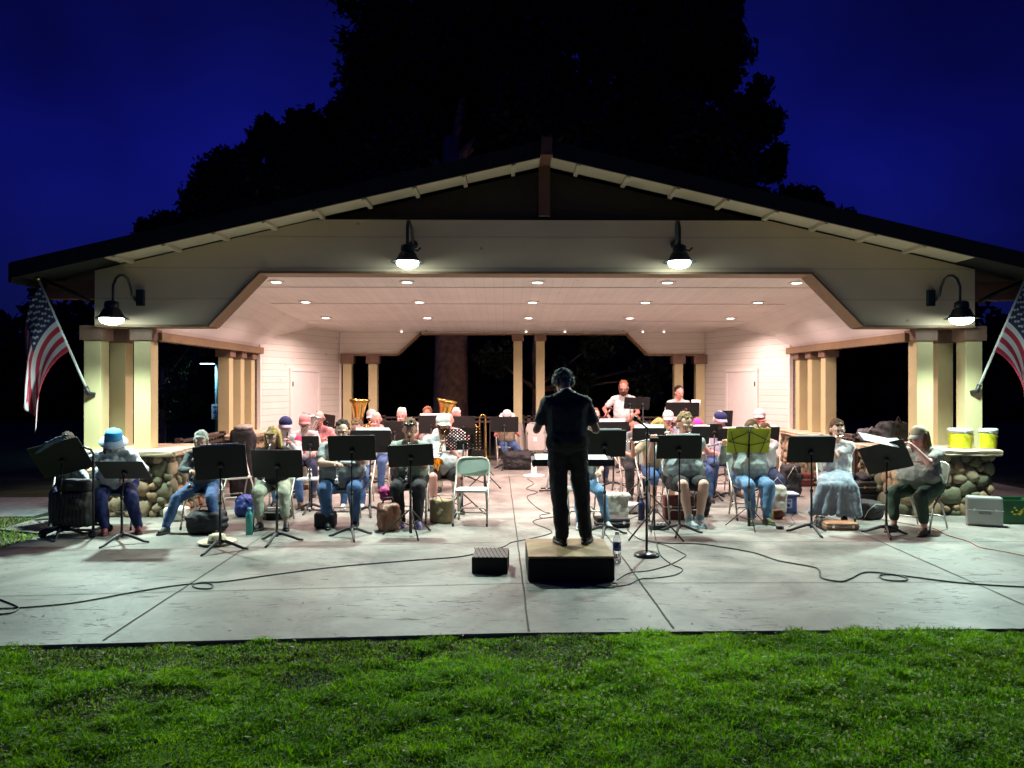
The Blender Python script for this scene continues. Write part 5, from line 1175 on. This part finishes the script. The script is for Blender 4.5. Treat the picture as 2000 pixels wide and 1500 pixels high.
q = MB(); q.tube([(-.0, 0, zt - .16), (.01, 0, zt - .04), (-.09, -.02, zt + .045)], .010); q.ell((0.005, 0, zt - .10), (.02, .02, .025)); q.build('boom_clip', blkp, t)
q = MB(); q.cap((-.06, -.015, zt + .02), .013, (-.11, -.025, zt + .055), .020); q.ell((-.125, -.028, zt + .065), .03, 0, 12); q.build('microphone', mat('mic_black', (.015, .015, .016), .4, .3), t)
M1 = D(1278, 750, 8.9); t = thing('microphone_stand', 'second slim tripod stand beside the round-base microphone stand', 'microphone stand', (M1.x, 8.9, 0))
q = MB(); q.tube([(0, 0, .1), (0, 0, 1.12)], .011); q.tube([(0, 0, .5), (0, 0, .62)], .019); q.build('pole', blkp, t)
q = MB(); [q.tube([(0, 0, .36), (.36 * math.cos(R(a_)), .36 * math.sin(R(a_)), .012)], .010) for a_ in (205, 325, 85)]; q.build('tripod_base', blkp, t)
q = MB(); q.box((0, 0, 1.15), (.10, .03, .05)); q.build('clip', blkp, t)

# ---------------------------------------------------------------- props
def softbox(name, label, cat, loc, size, m, rz=0, r=.04, lump=.02, parts=(), vox=.014):
    x, y, z = size; q = MB(); q.box((0, 0, z / 2), (x - .0, y, z), 0, None, r)
    rr = random.Random(len(label)); 
    for _ in range(7): q.ell((rr.uniform(-.4, .4) * x, rr.uniform(-.4, .4) * y, z * rr.uniform(.25, .9)), (x * .26, y * .34, z * .16), n=10)
    t = thing(name, label, cat, loc, R(rz)); link('shell', remesh(q, 'shell', m, vox, 6, lump), t)
    for n, mb, mt in parts: mb.build(n, mt, t)
    return t
def strap(pts, r=.012): q = MB(); q.tube(pts, r, 0, 6, True, .5); return q
bkf = mat('bag_black_nylon', (.014, .014, .016), .7, var=.3, bump=.4); bluef = mat('bag_blue', (.008, .022, .17), .6, var=.3); kraft = mat('bag_tan_canvas', (.33, .26, .14), .8, var=.2, bump=.4); crm = mat('tote_cream', (.60, .56, .48), .85, var=.15, bump=.4)
lea = mat('leather_brown', (.16, .055, .025), .5, var=.3, bump=.2); crim = mat('case_crimson', (.13, .025, .02), .6, var=.2); pnk = mat('bag_pink', (.45, .03, .18), .6)
def g3(px, py): p = G(px, py); return (p.x, p.y, 0)
hz = lambda w, z, y=0: strap([(-w, y, z - .02), (-w * .6, y, z + .06), (w * .6, y, z + .06), (w, y, z - .02)])
softbox('gig_bag', 'tall black padded gig bag standing by the left rear posts', 'gig bag', (D(473, 0, 12.3).x, 12.3, 0), (.36, .22, 1.08), bkf, 0, .08, .02, (('handle', strap([(.08, -.12, .9), (.1, -.15, .75), (.08, -.12, .6)]), bkf),))
q = MB(); q.ell((0, 0, 0), (.15, .12, .06)); o = link('jacket', remesh(q, 'jacket', C['taupe'], .012, 3, .05), None, (D(476, 0, 12.3).x, 12.3, 1.10)); tag(o, 'crumpled brown jacket on top of the tall gig bag', 'jacket')
softbox('backpack', 'black backpack on the floor beside the trombone player', 'backpack', (D(1012, 0, 15.9).x, 16.2, 0), (.62, .34, .40), bkf, 0, .12, .05, (('strap', strap([(-.2, -.1, .38), (-.1, -.12, .5), (.05, -.1, .40)]), bkf),))
softbox('backpack', 'black backpack on the right stone pier behind the tan cap', 'backpack', (D(1757, 0, 11.0).x, 11.2, .905), (.42, .3, .34), bkf, 12, .1, .06, (('strap', strap([(-.05, -.1, .3), (0, -.12, .42), (.08, -.1, .32)]), bkf),))
softbox('backpack', 'smaller grey strapped backpack beside the one on the pier', 'backpack', (D(1722, 0, 11.6).x, 12.0, .9), (.3, .26, .2), mat('bag_grey', (.10, .11, .12), .7, var=.4), -10, .08, .05, (('strap', strap([(-.1, -.12, .1), (0, -.15, .24), (.1, -.12, .12)]), crm),))
softbox('duffel_bag', 'black duffel bag with pale piping beside the tan-capped woman', 'bag', g3(1693, 1012), (.30, .36, .24), bkf, 20, .09, .02, (('piping', strap([(-.15, -.1, .02), (-.17, -.19, .14), (-.05, -.2, .22), (.1, -.2, .2)], .006), crm),))
softbox('bag', 'black bag under the chair of the grey-haired woman', 'bag', g3(405, 1040), (.42, .34, .26), bkf, 5, .06, .04, (('handle', hz(.12, .26), bkf),))
softbox('bag', 'bright blue bag beside the teal bottle', 'bag', g3(482, 1008), (.26, .26, .28), bluef, -15, .09, .06, (('strap', strap([(-.1, -.1, .22), (0, -.16, .34), (.1, -.1, .2)]), bkf),))
softbox('bag', 'black case under the blond woman', 'bag', g3(540, 1012), (.40, .3, .16), bkf, 0, .05, .02, (('handle', hz(.08, .16), bkf),))
softbox('bag', 'black bag left of the grey t-shirt player', 'bag', g3(636, 1030), (.26, .2, .20), bkf, 0, .03, .01, (('handle', hz(.06, .2), bkf),))
softbox('bag', 'slanted brown bag beside the black-trousered woman', 'bag', g3(758, 1036), (.24, .26, .34), lea, 25, .05, .03, (('handle', hz(.08, .34), bkf),))
softbox('bag', 'small hot pink bag on top of the brown bag', 'bag', (D(752, 0, 9.8).x, 9.9, .30), (.16, .16, .18), pnk, 10, .05, .03, vox=.01)
softbox('tote_bag', 'tan canvas tote left of the empty folding chair', 'bag', g3(862, 1020), (.27, .18, .30), kraft, -28, .02, .03, (('handle', strap([(-.08, -.09, .28), (-.04, -.12, .36), (.05, -.12, .36), (.08, -.09, .28)], .008), kraft),))
softbox('bag', 'small black pouch right of the tan tote', 'bag', g3(878, 1012), (.18, .2, .12), bkf, 0, .04, .01, vox=.01)
softbox('tote_bag', 'cream tote bag leaning behind the stand right of the conductor', 'bag', (D(1203, 0, 10.2).x, 10.3, 0), (.34, .2, .34), crm, 10, .04, .03, (('handle', strap([(-.08, -.1, .32), (0, -.12, .42), (.08, -.1, .32)], .008), crm),))
softbox('tote_bag', 'large cream tote bag right of the cardigan woman', 'bag', (D(1515, 0, 10.6).x, 10.6, 0), (.26, .2, .40), crm, -8, .03, .03, (('handle', strap([(-.08, -.1, .42), (0, -.12, .52), (.08, -.1, .42)], .008), crm),))
softbox('bag', 'dark bag behind the cream tote by the right wall', 'bag', (D(1548, 0, 12.2).x, 12.3, 0), (.3, .3, .5), bkf, 0, .08, .06, (('strap', strap([(-.1, -.14, .3), (0, -.18, .5), (.1, -.14, .3)]), crm),))
softbox('pouch', 'small brown leather pouch beside the yellow bottle', 'pouch', g3(1518, 1013), (.14, .12, .13), lea, 0, .05, .01, vox=.009)
softbox('bag', 'dark bag behind the red-haired player legs', 'bag', (D(1362, 0, 10.4).x, 10.5, 0), (.34, .3, .34), bkf, 0, .05, .03, (('handle', hz(.08, .34), bkf),))
softbox('bag', 'cream bundle on the floor in front of the left stone pier', 'bag', (D(338, 0, 10.1).x, 10.2, 0), (.28, .24, .18), crm, 0, .04, .03)
softbox('cushion', 'white bundled cloth below the player in pale jeans', 'cloth', (D(1238, 0, 10.6).x, 10.7, 0), (.2, .2, .14), C['white'], 0, .05, .04)
def hardcase(label, loc, size, m, rz=0, name='instrument_case', cat='case', tm=None):
    x, y, z = size; t = thing(name, label, cat, loc, R(rz)); q = MB(); q.box((0, 0, z / 2), size, 0, None, .025); q.build('shell', m, t)
    q = MB(); q.box((0, 0, z * .55), (x + .006, y + .006, .012)); q.build('rim', tm or steel, t)
    q = MB(); [q.box((e * x * .3, -y / 2 - .006, z * .56), (.03, .01, .035)) for e in (-1, 1)]; q.build('latches', silver, t)
    q = MB(); q.tube([(-.06, -y / 2, z * .45), (-.06, -y / 2 - .03, z * .45), (.06, -y / 2 - .03, z * .45), (.06, -y / 2, z * .45)], .008); q.build('handle', bkf, t); return t
hardcase('large black hard case lying beside the right railing', (D(1683, 0, 11.2).x, 11.3, 0), (.50, .7, .22), bkf, 15)
hardcase('second black hard case stacked under a dark jacket', (D(1681, 0, 11.2).x, 11.3, .222), (.46, .66, .17), bkf, 12)
q = MB(); [q.cap((-.2 + k * .1, -.1 + .1 * math.sin(k * 2), .03), .05, (-.12 + k * .09, .15, .04), .045) for k in range(5)]
o = link('jacket', remesh(q, 'jacket', C['black'], .014, 3, .04), None, (D(1681, 0, 11.2).x, 11.25, .40)); tag(o, 'black jacket thrown over the stacked hard cases', 'jacket')
hardcase('open black clarinet case below the pale-jeans player', g3(1195, 1028), (.42, .26, .12), bkf, 4)
hardcase('crimson instrument case under the man in black shorts', (D(1328, 0, 10.1).x, 10.2, 0), (.40, .16, .32), crim, 0)
hardcase('brown instrument case lying in front of the skirted woman', g3(1640, 1033), (.40, .22, .09), mat('case_tan_leather', (.36, .15, .07), .55, var=.25), -3)
hardcase('silver metal case standing in front of the right stone pier', g3(1922, 1026), (.40, .17, .37), mat('alu_case', (.42, .42, .40), .35, .5, var=.08, scale=2), -24, tm=silver)
hardcase('black hard case far back beside the right rear wall', (D(1560, 0, 13.2).x, 13.6, 0), (.7, .4, .22), crim, 0)
# monitor speaker on the apron
gp = G(958, 1120); t = thing('floor_monitor', 'small black floor speaker lying on the concrete left of the box', 'speaker', (gp.x, gp.y + .14, 0), R(-3)); wv = .34
q = MB(); q.prism([(-.17, 0), (.17, 0), (.17, .15), (-.17, .15)], -.15, .22, 0); q.build('cabinet', boxb, t)
q = MB(); q.box((0, .035, .155), (.33, .36, .012), 0, rotx(2)); [q.box((-.14 + k * .04, .035, .165), (.008, .36, .006), 0, rotx(2) @ rotz(12)) for k in range(8)]; q.build('grille', mat('speaker_grille', (.05, .028, .025), .6, var=.4, scale=30), t)
# bottles, cups
def bottle(label, loc, h, r, m, capm_, clear=False, name='bottle'):
    t = thing(name, label, 'bottle', loc); q = MB()
    q.lathe([(0, 0), (r, .003), (r, h * .72), (r * .8, h * .80), (r * .45, h * .86), (r * .42, h * .93)], n=20); q.build('body', m, t)
    q = MB(); q.lathe([(r * .5, h * .90), (r * .52, h), (0, h)], n=16); q.build('cap', capm_, t); return t
glass = mat('clear_plastic', (.9, .95, .95), .08, trans=1.0, var=0); glass.node_tree.nodes['Principled BSDF'].inputs['IOR'].default_value = 1.2
wc = mat('cap_white', (.8, .8, .8), .4, var=0); bc = mat('cap_black', (.02, .02, .02), .4, var=0)
t = bottle('clear plastic water bottle standing right of the box', g3(1205, 1098), .31, .042, glass, wc)
q = MB(); q.lathe([(.0428, .12), (.0428, .20)], n=20); q.build('label_band', mat('bottle_label', (.10, .12, .30), .5, var=.6, scale=30), t)
bottle('teal steel bottle beside the blond woman', g3(487, 1044), .32, .042, mat('bottle_teal', (.05, .30, .28), .35, .3), mat('cap_teal', (.08, .35, .33), .4))
bottle('navy bottle behind the power strip', g3(1253, 1016), .30, .045, mat('bottle_navy', (.015, .02, .09), .35), bc)
bottle('yellow bottle with black lid beside the cardigan woman', g3(1503, 1019), .235, .046, mat('bottle_yellow', (.42, .30, .02), .4), bc)
bottle('clear glass bottle right of the black-shorts man', g3(1368, 1023), .29, .038, glass, bc)
bottle('grey steel bottle on the chair tray behind the pink vest', (D(603, 0, 10.9).x, 10.95, .47), .16, .035, silver, bc)
t = thing('cup', 'dark travel cup between the skirted woman and the brown case', 'cup', g3(1604, 1030)); q = MB(); q.lathe([(0, 0), (.035, 0), (.045, .13), (.04, .13)], n=18); q.build('body', mat('cup_grey', (.08, .07, .07), .5), t); q = MB(); q.lathe([(.047, .13), (.047, .145), (0, .15)], n=18); q.build('lid', bc, t)
t = thing('puck_speaker', 'small round black puck on the floor beside the yellow bottle', 'device', g3(1523, 1033)); q = MB(); q.lathe([(0, 0), (.045, 0), (.048, .012), (.046, .038), (0, .042)], n=24); q.build('body', bc, t)
# power strip
gp = G(1286, 1034); t = thing('power_strip', 'black power strip with plugs behind the microphone base', 'power strip', gp, R(4)); q = MB(); q.box((0, 0, .03), (.24, .10, .06), 0, None, .008); q.build('housing', bc, t)
q = MB(); [q.box((-.09 + k * .04, .0, .068), (.022, .03, .03)) for k in range(5)]; q.build('plugs', wc, t)
# straw hat on the floor
gp = G(424, 1062); t = thing('straw_hat', 'upturned pale straw hat lying on the floor by the music stand', 'hat', gp); straw = mat('straw', (.50, .45, .32), .8, var=.2, scale=40)
q = MB(); q.lathe([(.10, .012), (.19, .02), (.205, .035), (.207, .028), (.19, .010), (.10, .004)], n=28); q.build('brim', straw, t); q = MB(); q.lathe([(.10, .01), (.098, .05), (.088, .10), (.05, .115), (0, .112)], n=24); q.build('crown', straw, t); q = MB(); q.lathe([(.103, .014), (.101, .045)], n=24); q.build('band', bc, t)
# yellow buckets
yl = mat('bucket_label', (.62, .58, .02), .5, var=.35, scale=9)
def bucket(label, px):
    p = D(px, 881, 10.62); t = thing('bucket', label, 'bucket', (p.x, p.y, .905), R(px % 7 * 9), 'yellow buckets on the stone pier'); q = MB(); q.lathe([(0, 0), (.135, .002), (.150, .24), (.150, .26)], n=28); q.build('body', wc, t)
    q = MB(); n = 40
    for k in range(n):
        if 14 <= k <= 19: continue
        a0, a1 = 2 * math.pi * k / n + R(180), 2 * math.pi * (k + 1) / n + R(180); vs = [(math.cos(a) * r, math.sin(a) * r, z) for z, r in ((.012, .1385), (.215, .1505)) for a in (a0, a1)]; q.add(vs, [(0, 1, 3, 2)])
    q.build('printed_label', yl, t)
    q = MB(); rr = random.Random(px)
    for k in range(7):
        a = R(-75 + k * 13 + 0); r = .1515; q.box((math.cos(a) * r, math.sin(a) * r, .07 + rr.uniform(0, .1)), (.03, .004, .04), 0, rotz(math.degrees(a) + 90) @ roty(rr.uniform(-50, 50)))
    q.build('print', mat('label_print', (.16, .10, .01), .6, var=.3), t)
    q = MB(); q.lathe([(.150, .225), (.158, .228), (.158, .268), (.150, .278), (0, .278)], n=28); q.build('lid', wc, t)
    q = MB(); q.tube([(math.cos(R(a)) * .158, -abs(math.sin(R(a))) * .1 - .06, .235 - abs(math.sin(R(a))) * .07) for a in range(0, 181, 20)], .003); q.build('handle', steel, t)
bucket('left of the two yellow buckets with white lids on the pier', 1875); bucket('right of the two yellow buckets with white lids on the pier', 1924)
# green crate with yellow print
gp = G(1985, 1024); t = thing('crate', 'green plastic crate with yellow print at the right edge', 'crate', (gp.x + .05, gp.y + .15, 0), R(-6)); gm = mat('crate_green', (.01, .10, .03), .4, var=.15); q = MB()
for sx in (-1, 1): q.b2((sx * .19 - .008, -.15, 0), (sx * .19 + .008, .15, .30)); q.b2((-.19, sx * .15 - .008, 0), (.19, sx * .15 + .008, .30))
q.b2((-.19, -.15, 0), (.19, .15, .01)); q.b2((-.205, -.165, .29), (.205, -.145, .31)); q.b2((-.205, .145, .29), (.205, .165, .31)); q.build('body', gm, t)
q = MB(); rr = random.Random(4); [q.ell((rr.uniform(-.1, .12), -.160, rr.uniform(.12, .22)), (.017, .004, .012), n=7) for _ in range(22)]; q.build('print', mat('print_yellow', (.6, .55, .02), .5), t)
# blue cooler bin with label
gp = G(1538, 1003); t = thing('storage_bin', 'blue storage bin with a pale label and lid behind the yellow bottle', 'bin', (gp.x, gp.y + .12, 0), R(-3)); q = MB(); q.box((0, 0, .13), (.28, .24, .26), 0, None, .015); q.build('body', mat('bin_blue', (.05, .07, .22), .4, var=.1), t)
q = MB(); q.box((0, 0, .268), (.33, .28, .02), 0, None, .006); q.build('lid', mat('bin_lid', (.55, .58, .75), .35, var=.1), t); q = MB(); q.box((.02, -.122, .14), (.10, .004, .13)); lb = q.build('label_plate', mat('label_pale', (.35, .42, .62), .5), t)
q = MB(); [q.box((-.008 + k * .027, -.125, .175), (.016, .003, .024)) for k in range(3)]; q.ell((.02, -.125, .115), (.025, .003, .025), n=12); q.build('print', mat('bin_print', (.03, .04, .15), .5), lb)
# cart at the left
wx = G(178, 1052); t = thing('folding_cart', 'black wheeled cart loaded with a striped bag at the far left', 'cart', (wx.x - .28, wx.y + .05, 0)); ox = 0
q = MB(); q.tube([(.28, 0, .06), (.28, .0, .98), (.25, .0, 1.03), (.18, .0, 1.06), (.10, .02, 1.06)], .015, 0, 8); q.tube([(-.30, 0, .09), (.28, 0, .09)], .014); q.tube([(-.30, .35, .09), (.28, .35, .09)], .014); q.tube([(-.30, 0, .09), (-.30, .35, .09)], .014); q.tube([(.28, 0, .09), (.28, .35, .09)], .014); q.build('frame', blk, t)
for x_, y_ in ((-.30, -.02), (.28, -.02), (-.30, .36), (.28, .36)):
    q = MB(); q.lathe([(0, -.015), (.045, -.015), (.05, 0), (.045, .015), (0, .015)], (x_, y_, .05), 0, 16, rotx(90)); q.build('wheel', bc, t)
strp = mat('striped_bag', (.03, .035, .04), .8, var=0); nt_ = strp.node_tree; b_ = nt_.nodes['Principled BSDF']; wv = nd(nt_, 'ShaderNodeTexWave', Scale=7.0, Distortion=1.0); tcx = nt_.nodes['Texture Coordinate']; rp_ = nd(nt_, 'ShaderNodeValToRGB'); rp_.color_ramp.elements[0].color = (.012, .014, .016, 1); rp_.color_ramp.elements[1].color = (.06, .055, .045, 1); nt_.links.new(tcx.outputs['Object'], wv.inputs['Vector']); nt_.links.new(wv.outputs['Fac'], rp_.inputs[0]); nt_.links.new(rp_.outputs[0], b_.inputs['Base Color'])
softbox('bag', 'dark vertically striped bag on the black cart', 'bag', (wx.x - .30, wx.y + .22, .11), (.46, .30, .42), strp, 0, .05, .03)
softbox('bag', 'black rounded bag on top of the striped bag', 'bag', (wx.x - .28, wx.y + .24, .52), (.40, .28, .14), bkf, 0, .05, .03)
st_('s0', 118, 1050, 862, 925, 100, 'black music stand with a dark blue cover at the far left', tilt=30, dpx=118, roll=-14)
f = S['s0']['f']; q = MB()
for k in range(5): q.cap(f(-.26 + k * .07, S['s0']['H'] / 2 - .10 + .02 * k, .02), .02, f(-.04 + k * .06, S['s0']['H'] / 2 + .015 + .01 * k, -.012), .024, n=9)
o = link('cover', remesh(q, 'cover', mat('cover_slate', (.07, .11, .18), .5, var=.2), .012, 3, .02)); tag(o, 'slate blue cloth cover folded over the far left stand', 'cloth')
# the seated person half hidden behind the cart
P('p1', 'player half hidden behind the cart', 150, 10.0, 875, 20, lab='person in tan sleeves almost hidden behind the far left cart', top='darkgrey', sleeve='short', bottom='darkjeans', hair=('dark', 'short'), sk='tan', lean=20, head=(35, 0), hands=[(-.1, -.36, .66), (.2, -.36, .68)])
# empty chair, spare chairs
chair(G(921, 1022).to_tuple()[:2], R(-3), 'empty grey-green folding chair left of the conductor')
chair((D(455, 0, 11.2).x, 11.3), R(35), 'empty pale folding chair behind the grey-haired woman', True)
for i, (px, Y, lab) in enumerate(((1047, 17.2, 'folded beige chair with a white tag leaning at the middle posts'), (1060, 17.35, 'folded beige chair behind the tagged one at the middle posts'), (1022, 17.3, 'folded beige chair seen edge-on left of the tagged one'))):
    p = D(px, 0, Y); t = thing('folded_chair', lab, 'chair', (p.x, Y, 0), R((6, -4, 70)[i]), 'folded chairs stacked at the posts'); M_ = rotx(-7).to_4x4()
    q = MB(); q.tube([(-.21, 0, .0), (-.21, 0, .80), (-.17, 0, .90), (-.1, 0, .93), (.1, 0, .93), (.17, 0, .90), (.21, 0, .80), (.21, 0, 0)], .0125); q.tube([(-.20, 0, .16), (.20, 0, .16)], .009); q.tube([(-.20, 0, .28), (.20, 0, .28)], .009); q.build('frame', steelb, t, xf=M_)
    q = MB(); q.prism(roundrect(.40, .22, .07), -.03, -.018, 0, lambda u, v, w: (u, w, v + .80)); q.build('backrest', chb, t, xf=M_)
    q = MB(); q.prism(roundrect(.38, .38, .06), -.05, -.03, 0, lambda u, v, w: (u, w, v + .50)); q.tube([(-.19, -.04, .66), (-.16, -.04, .69), (.16, -.04, .69), (.19, -.04, .66), (.19, -.04, .05)], .010); q.build('seat', chb, t, xf=M_)
    if i == 0: q = MB(); q.box((-.02, -.055, .56), (.09, .003, .10)); q.build('tag', wc, t, xf=M_)
# trombone on its stand
Yt = 15.2; p = D(940, 0, Yt); t = thing('trombone', 'gold trombone upright on a stand left of the fedora player', 'trombone', (p.x, Yt, 0))
q = MB(); q.tube([(-.03, 0, .30), (-.03, 0, 1.10), (-.02, 0, 1.17), (.03, 0, 1.20), (.08, 0, 1.17), (.09, 0, 1.10), (.09, 0, .45)], .011, 0, 8); q.tube([(-.10, .02, .35), (-.10, .02, 1.0)], .009); q.tube([(-.10, .02, .95), (-.03, .0, .95)], .008); q.tube([(-.10, .02, .42), (-.03, 0, .40)], .008); q.build('slide', brass, t)
q = MB(); q.tube([(.09, 0, .48), (.09, 0, .38), (.09, 0, .31), (.09, 0, .27), (.09, 0, .25)], [.013, .022, .042, .075, .105], 0, 20, False); q.build('bell', brass, t)
t = thing('trombone_stand', 'low black tripod holding the trombone upright', 'stand', (p.x + .09, Yt, 0)); q = MB(); q.tube([(0, 0, .05), (0, 0, .5)], .01); [q.tube([(0, 0, .16), (.2 * math.cos(R(a_)), .2 * math.sin(R(a_)), .01)], .008) for a_ in (80, 200, 320)]; q.build('tripod', blk, t)
# percussion: congas/snare, kit on stands
Yd = 15.9; p = D(1243, 0, Yd); dr_ = mat('drum_shell', (.45, .16, .09), .35, var=.2, coat=.3); hd_ = mat('drum_head', (.75, .72, .68), .6, var=.03)
for i, (dx, r, z0, h, lab) in enumerate(((-.10, .15, .72, .28, 'left tan drum in front of the bearded percussionist'), (.17, .17, .68, .30, 'right tan drum in front of the bearded percussionist'))):
    t = thing('drum', lab, 'drum', (p.x + dx, Yd, 0), 0, 'drums at the back'); q = MB(); q.lathe([(r, z0), (r * 1.02, z0 + h * .5), (r, z0 + h)], n=26); q.build('shell', dr_, t); q = MB(); q.lathe([(0, z0 + h + .004), (r * .98, z0 + h + .004)], n=26); q.build('drumhead', hd_, t)
    q = MB(); q.tube([(math.cos(R(a)) * (r + .008), math.sin(R(a)) * (r + .008), z0 + h) for a in range(0, 361, 18)], .009, 0, 6, False); q.build('hoop', silver, t); q = MB(); q.tube([(math.cos(R(a)) * (r + .008), math.sin(R(a)) * (r + .008), z0) for a in range(0, 361, 18)], .009, 0, 6, False); q.build('hoop', silver, t)
    q = MB(); q.tube([(0, 0, .2), (0, 0, z0)], .014); [q.tube([(0, 0, .36), (.28 * math.cos(R(a_)), .28 * math.sin(R(a_)), .01)], .01) for a_ in (80, 200, 320)]; q.build('drum_legs', silver, t)
t = thing('cymbal', 'thin cymbal on a stand left of the drums', 'cymbal', (D(1196, 0, 16.0).x, 16.0, 0)); q = MB(); q.lathe([(0, 1.035), (.03, 1.03), (.05, 1.015), (.17, 1.0)], n=28); q.build('disc', brass, t); q = MB(); q.tube([(0, 0, .1), (0, 0, 1.05)], .01); [q.tube([(0, 0, .36), (.25 * math.cos(R(a_)), .25 * math.sin(R(a_)), .01)], .01) for a_ in (80, 200, 320)]; q.build('cymbal_stand', silver, t)
t = thing('bass_drum', 'large dark drum behind the wide high stand', 'drum', (D(1362, 0, 16.6).x, 16.7, 0)); q = MB(); q.lathe([(.3, -.2), (.3, .2)], (0, 0, .55), 0, 32, rotx(90)); q.build('shell', crim, t); q = MB(); q.lathe([(0, .21), (.295, .21)], (0, 0, .55), 0, 32, rotx(90)); q.build('drumhead', bkf, t); q = MB(); q.b2((-.25, -.15, 0), (.25, .15, .25)); q.build('cradle', blk, t)
# white floor stand base and cable, keyboard legs
gp = G(1043, 930); t = thing('stand_pedestal', 'white round-edged floor base with a short stem behind the conductor desk', 'base', (gp.x, gp.y + .05, 0)); q = MB(); q.lathe([(.22, 0), (.21, .02), (.05, .035), (0, .035)], n=28); q.build('foot', wc, t); q = MB(); q.box((0, 0, .14), (.11, .04, .22), 0, None, .01); q.build('stem', wc, t); q = MB(); q.box((0, -.022, .19), (.03, .006, .03)); q.build('socket', bc, t)
gp = G(1072, 962); t = thing('keyboard_stand', 'white slanted keyboard stand legs with black feet behind the conductor', 'stand', (gp.x, gp.y, 0)); q = MB(); q.tube([(-.04, 0, .04), (.04, .0, .62)], .02); q.tube([(.46, 0, .04), (.38, .0, .62)], .02); q.build('leg_pair', wc, t); q = MB(); q.tube([(-.16, -.0, .03), (.42, -.0, .03)], .014); q.tube([(-.12, .3, .03), (.42, .3, .03)], .014); q.build('foot_bars', blk, t); q = MB(); q.box((.21, .05, .66), (.6, .3, .05), 0, None, .01); q.build('tray', bkf, t)
# round side table / cooler tray behind the pink vest
p = D(607, 0, 10.9); t = thing('side_table', 'small white tray table in front of the pink-vested man', 'table', (p.x, 10.95, 0)); q = MB(); q.box((0, 0, .455), (.36, .26, .02)); q.build('top', wc, t); q = MB(); q.tube([(0, 0, .02), (0, 0, .45)], .012); q.tube([(-.15, 0, .012), (.15, 0, .012)], .012); q.tube([(0, -.13, .012), (0, .13, .012)], .012); q.build('leg', blk, t)
# cables
cab = mat('cable_black', (.015, .014, .014), .5, var=0); cabr = mat('cable_orange', (.45, .10, .06), .5, var=0)
def cable(label, pts, r=.006, m=cab, lift=None):
    g_ = [G(*p) for p in pts]; out = []
    for i in range(len(g_) - 1):
        p0 = g_[max(0, i - 1)]; p1 = g_[i]; p2 = g_[i + 1]; p3 = g_[min(len(g_) - 1, i + 2)]
        for k in range(8):
            t = k / 8; out.append(.5 * ((2 * p1) + (p2 - p0) * t + (2 * p0 - 5 * p1 + 4 * p2 - p3) * t * t + (3 * p1 - p0 - 3 * p2 + p3) * t ** 3) + V((0, 0, r + .001)))
    out.append(g_[-1] + V((0, 0, r + .001))); q = MB(); q.tube(out, r, 0, 6); return tag(q.build('cable', m), label, 'cable')
cable('long black cable running across the apron from the floor speaker to the left', [(960, 1074), (900, 1088), (800, 1096), (660, 1108), (540, 1123), (440, 1137), (395, 1139), (376, 1144), (385, 1150), (410, 1151), (415, 1144), (395, 1140), (330, 1147), (250, 1160), (150, 1178), (60, 1187), (0, 1190), (-40, 1191)])
cable('looped black cable end at the left picture edge', [(-30, 1160), (0, 1172), (30, 1184), (36, 1190), (20, 1199), (-20, 1202)])
cable('black cable from the white floor base winding past the speaker', [(1030, 936), (1042, 945), (1028, 955), (1050, 962), (1030, 970), (1040, 985), (1062, 1000), (1075, 1003), (1055, 1007), (1060, 1013), (1085, 1010), (1050, 1015), (1042, 1022), (1070, 1034), (1076, 1042), (1040, 1052), (1000, 1060), (985, 1068), (960, 1075)], .005)
cable('black cable looping behind the microphone to the box front', [(1278, 1040), (1282, 1060), (1290, 1085), (1312, 1103), (1333, 1113), (1318, 1124), (1280, 1130), (1250, 1132), (1230, 1142), (1205, 1146), (1190, 1144), (1200, 1140), (1206, 1143), (1195, 1149), (1165, 1146), (1150, 1138)], .005)
cable('black cable looping right of the microphone base', [(1225, 1036), (1240, 1048), (1256, 1056), (1300, 1066), (1335, 1082), (1337, 1088), (1310, 1103), (1270, 1115), (1230, 1120), (1205, 1134)], .005)
cable('thick black cable running from the microphone to the right edge', [(1262, 1057), (1300, 1062), (1360, 1063), (1400, 1068), (1470, 1080), (1520, 1096), (1585, 1108), (1600, 1115), (1605, 1130), (1640, 1137), (1660, 1132), (1690, 1119), (1740, 1123), (1770, 1130), (1765, 1136), (1730, 1134), (1718, 1126), (1745, 1124), (1850, 1137), (1930, 1144), (2040, 1150)], .007)
cable('short tangled cable between bottle and power strip', [(1228, 1036), (1222, 1024), (1235, 1012), (1255, 1008), (1270, 1018), (1278, 1026)], .004)
cable('dull orange extension cord at the right of the apron', [(1700, 1012), (1760, 1022), (1820, 1032), (1850, 1046), (1890, 1058), (1915, 1070), (1960, 1078), (2030, 1092)], .005, cabr)
cable('red cord on the floor behind the black duffel bag', [(1640, 968), (1690, 978), (1740, 988), (1800, 1000), (1860, 1006), (1880, 1004)], .005, cabr)
cable('thin cable beside the storage bin', [(1560, 1000), (1545, 1010), (1552, 1022), (1540, 1030)], .003)
SC.render.film_transparent = False
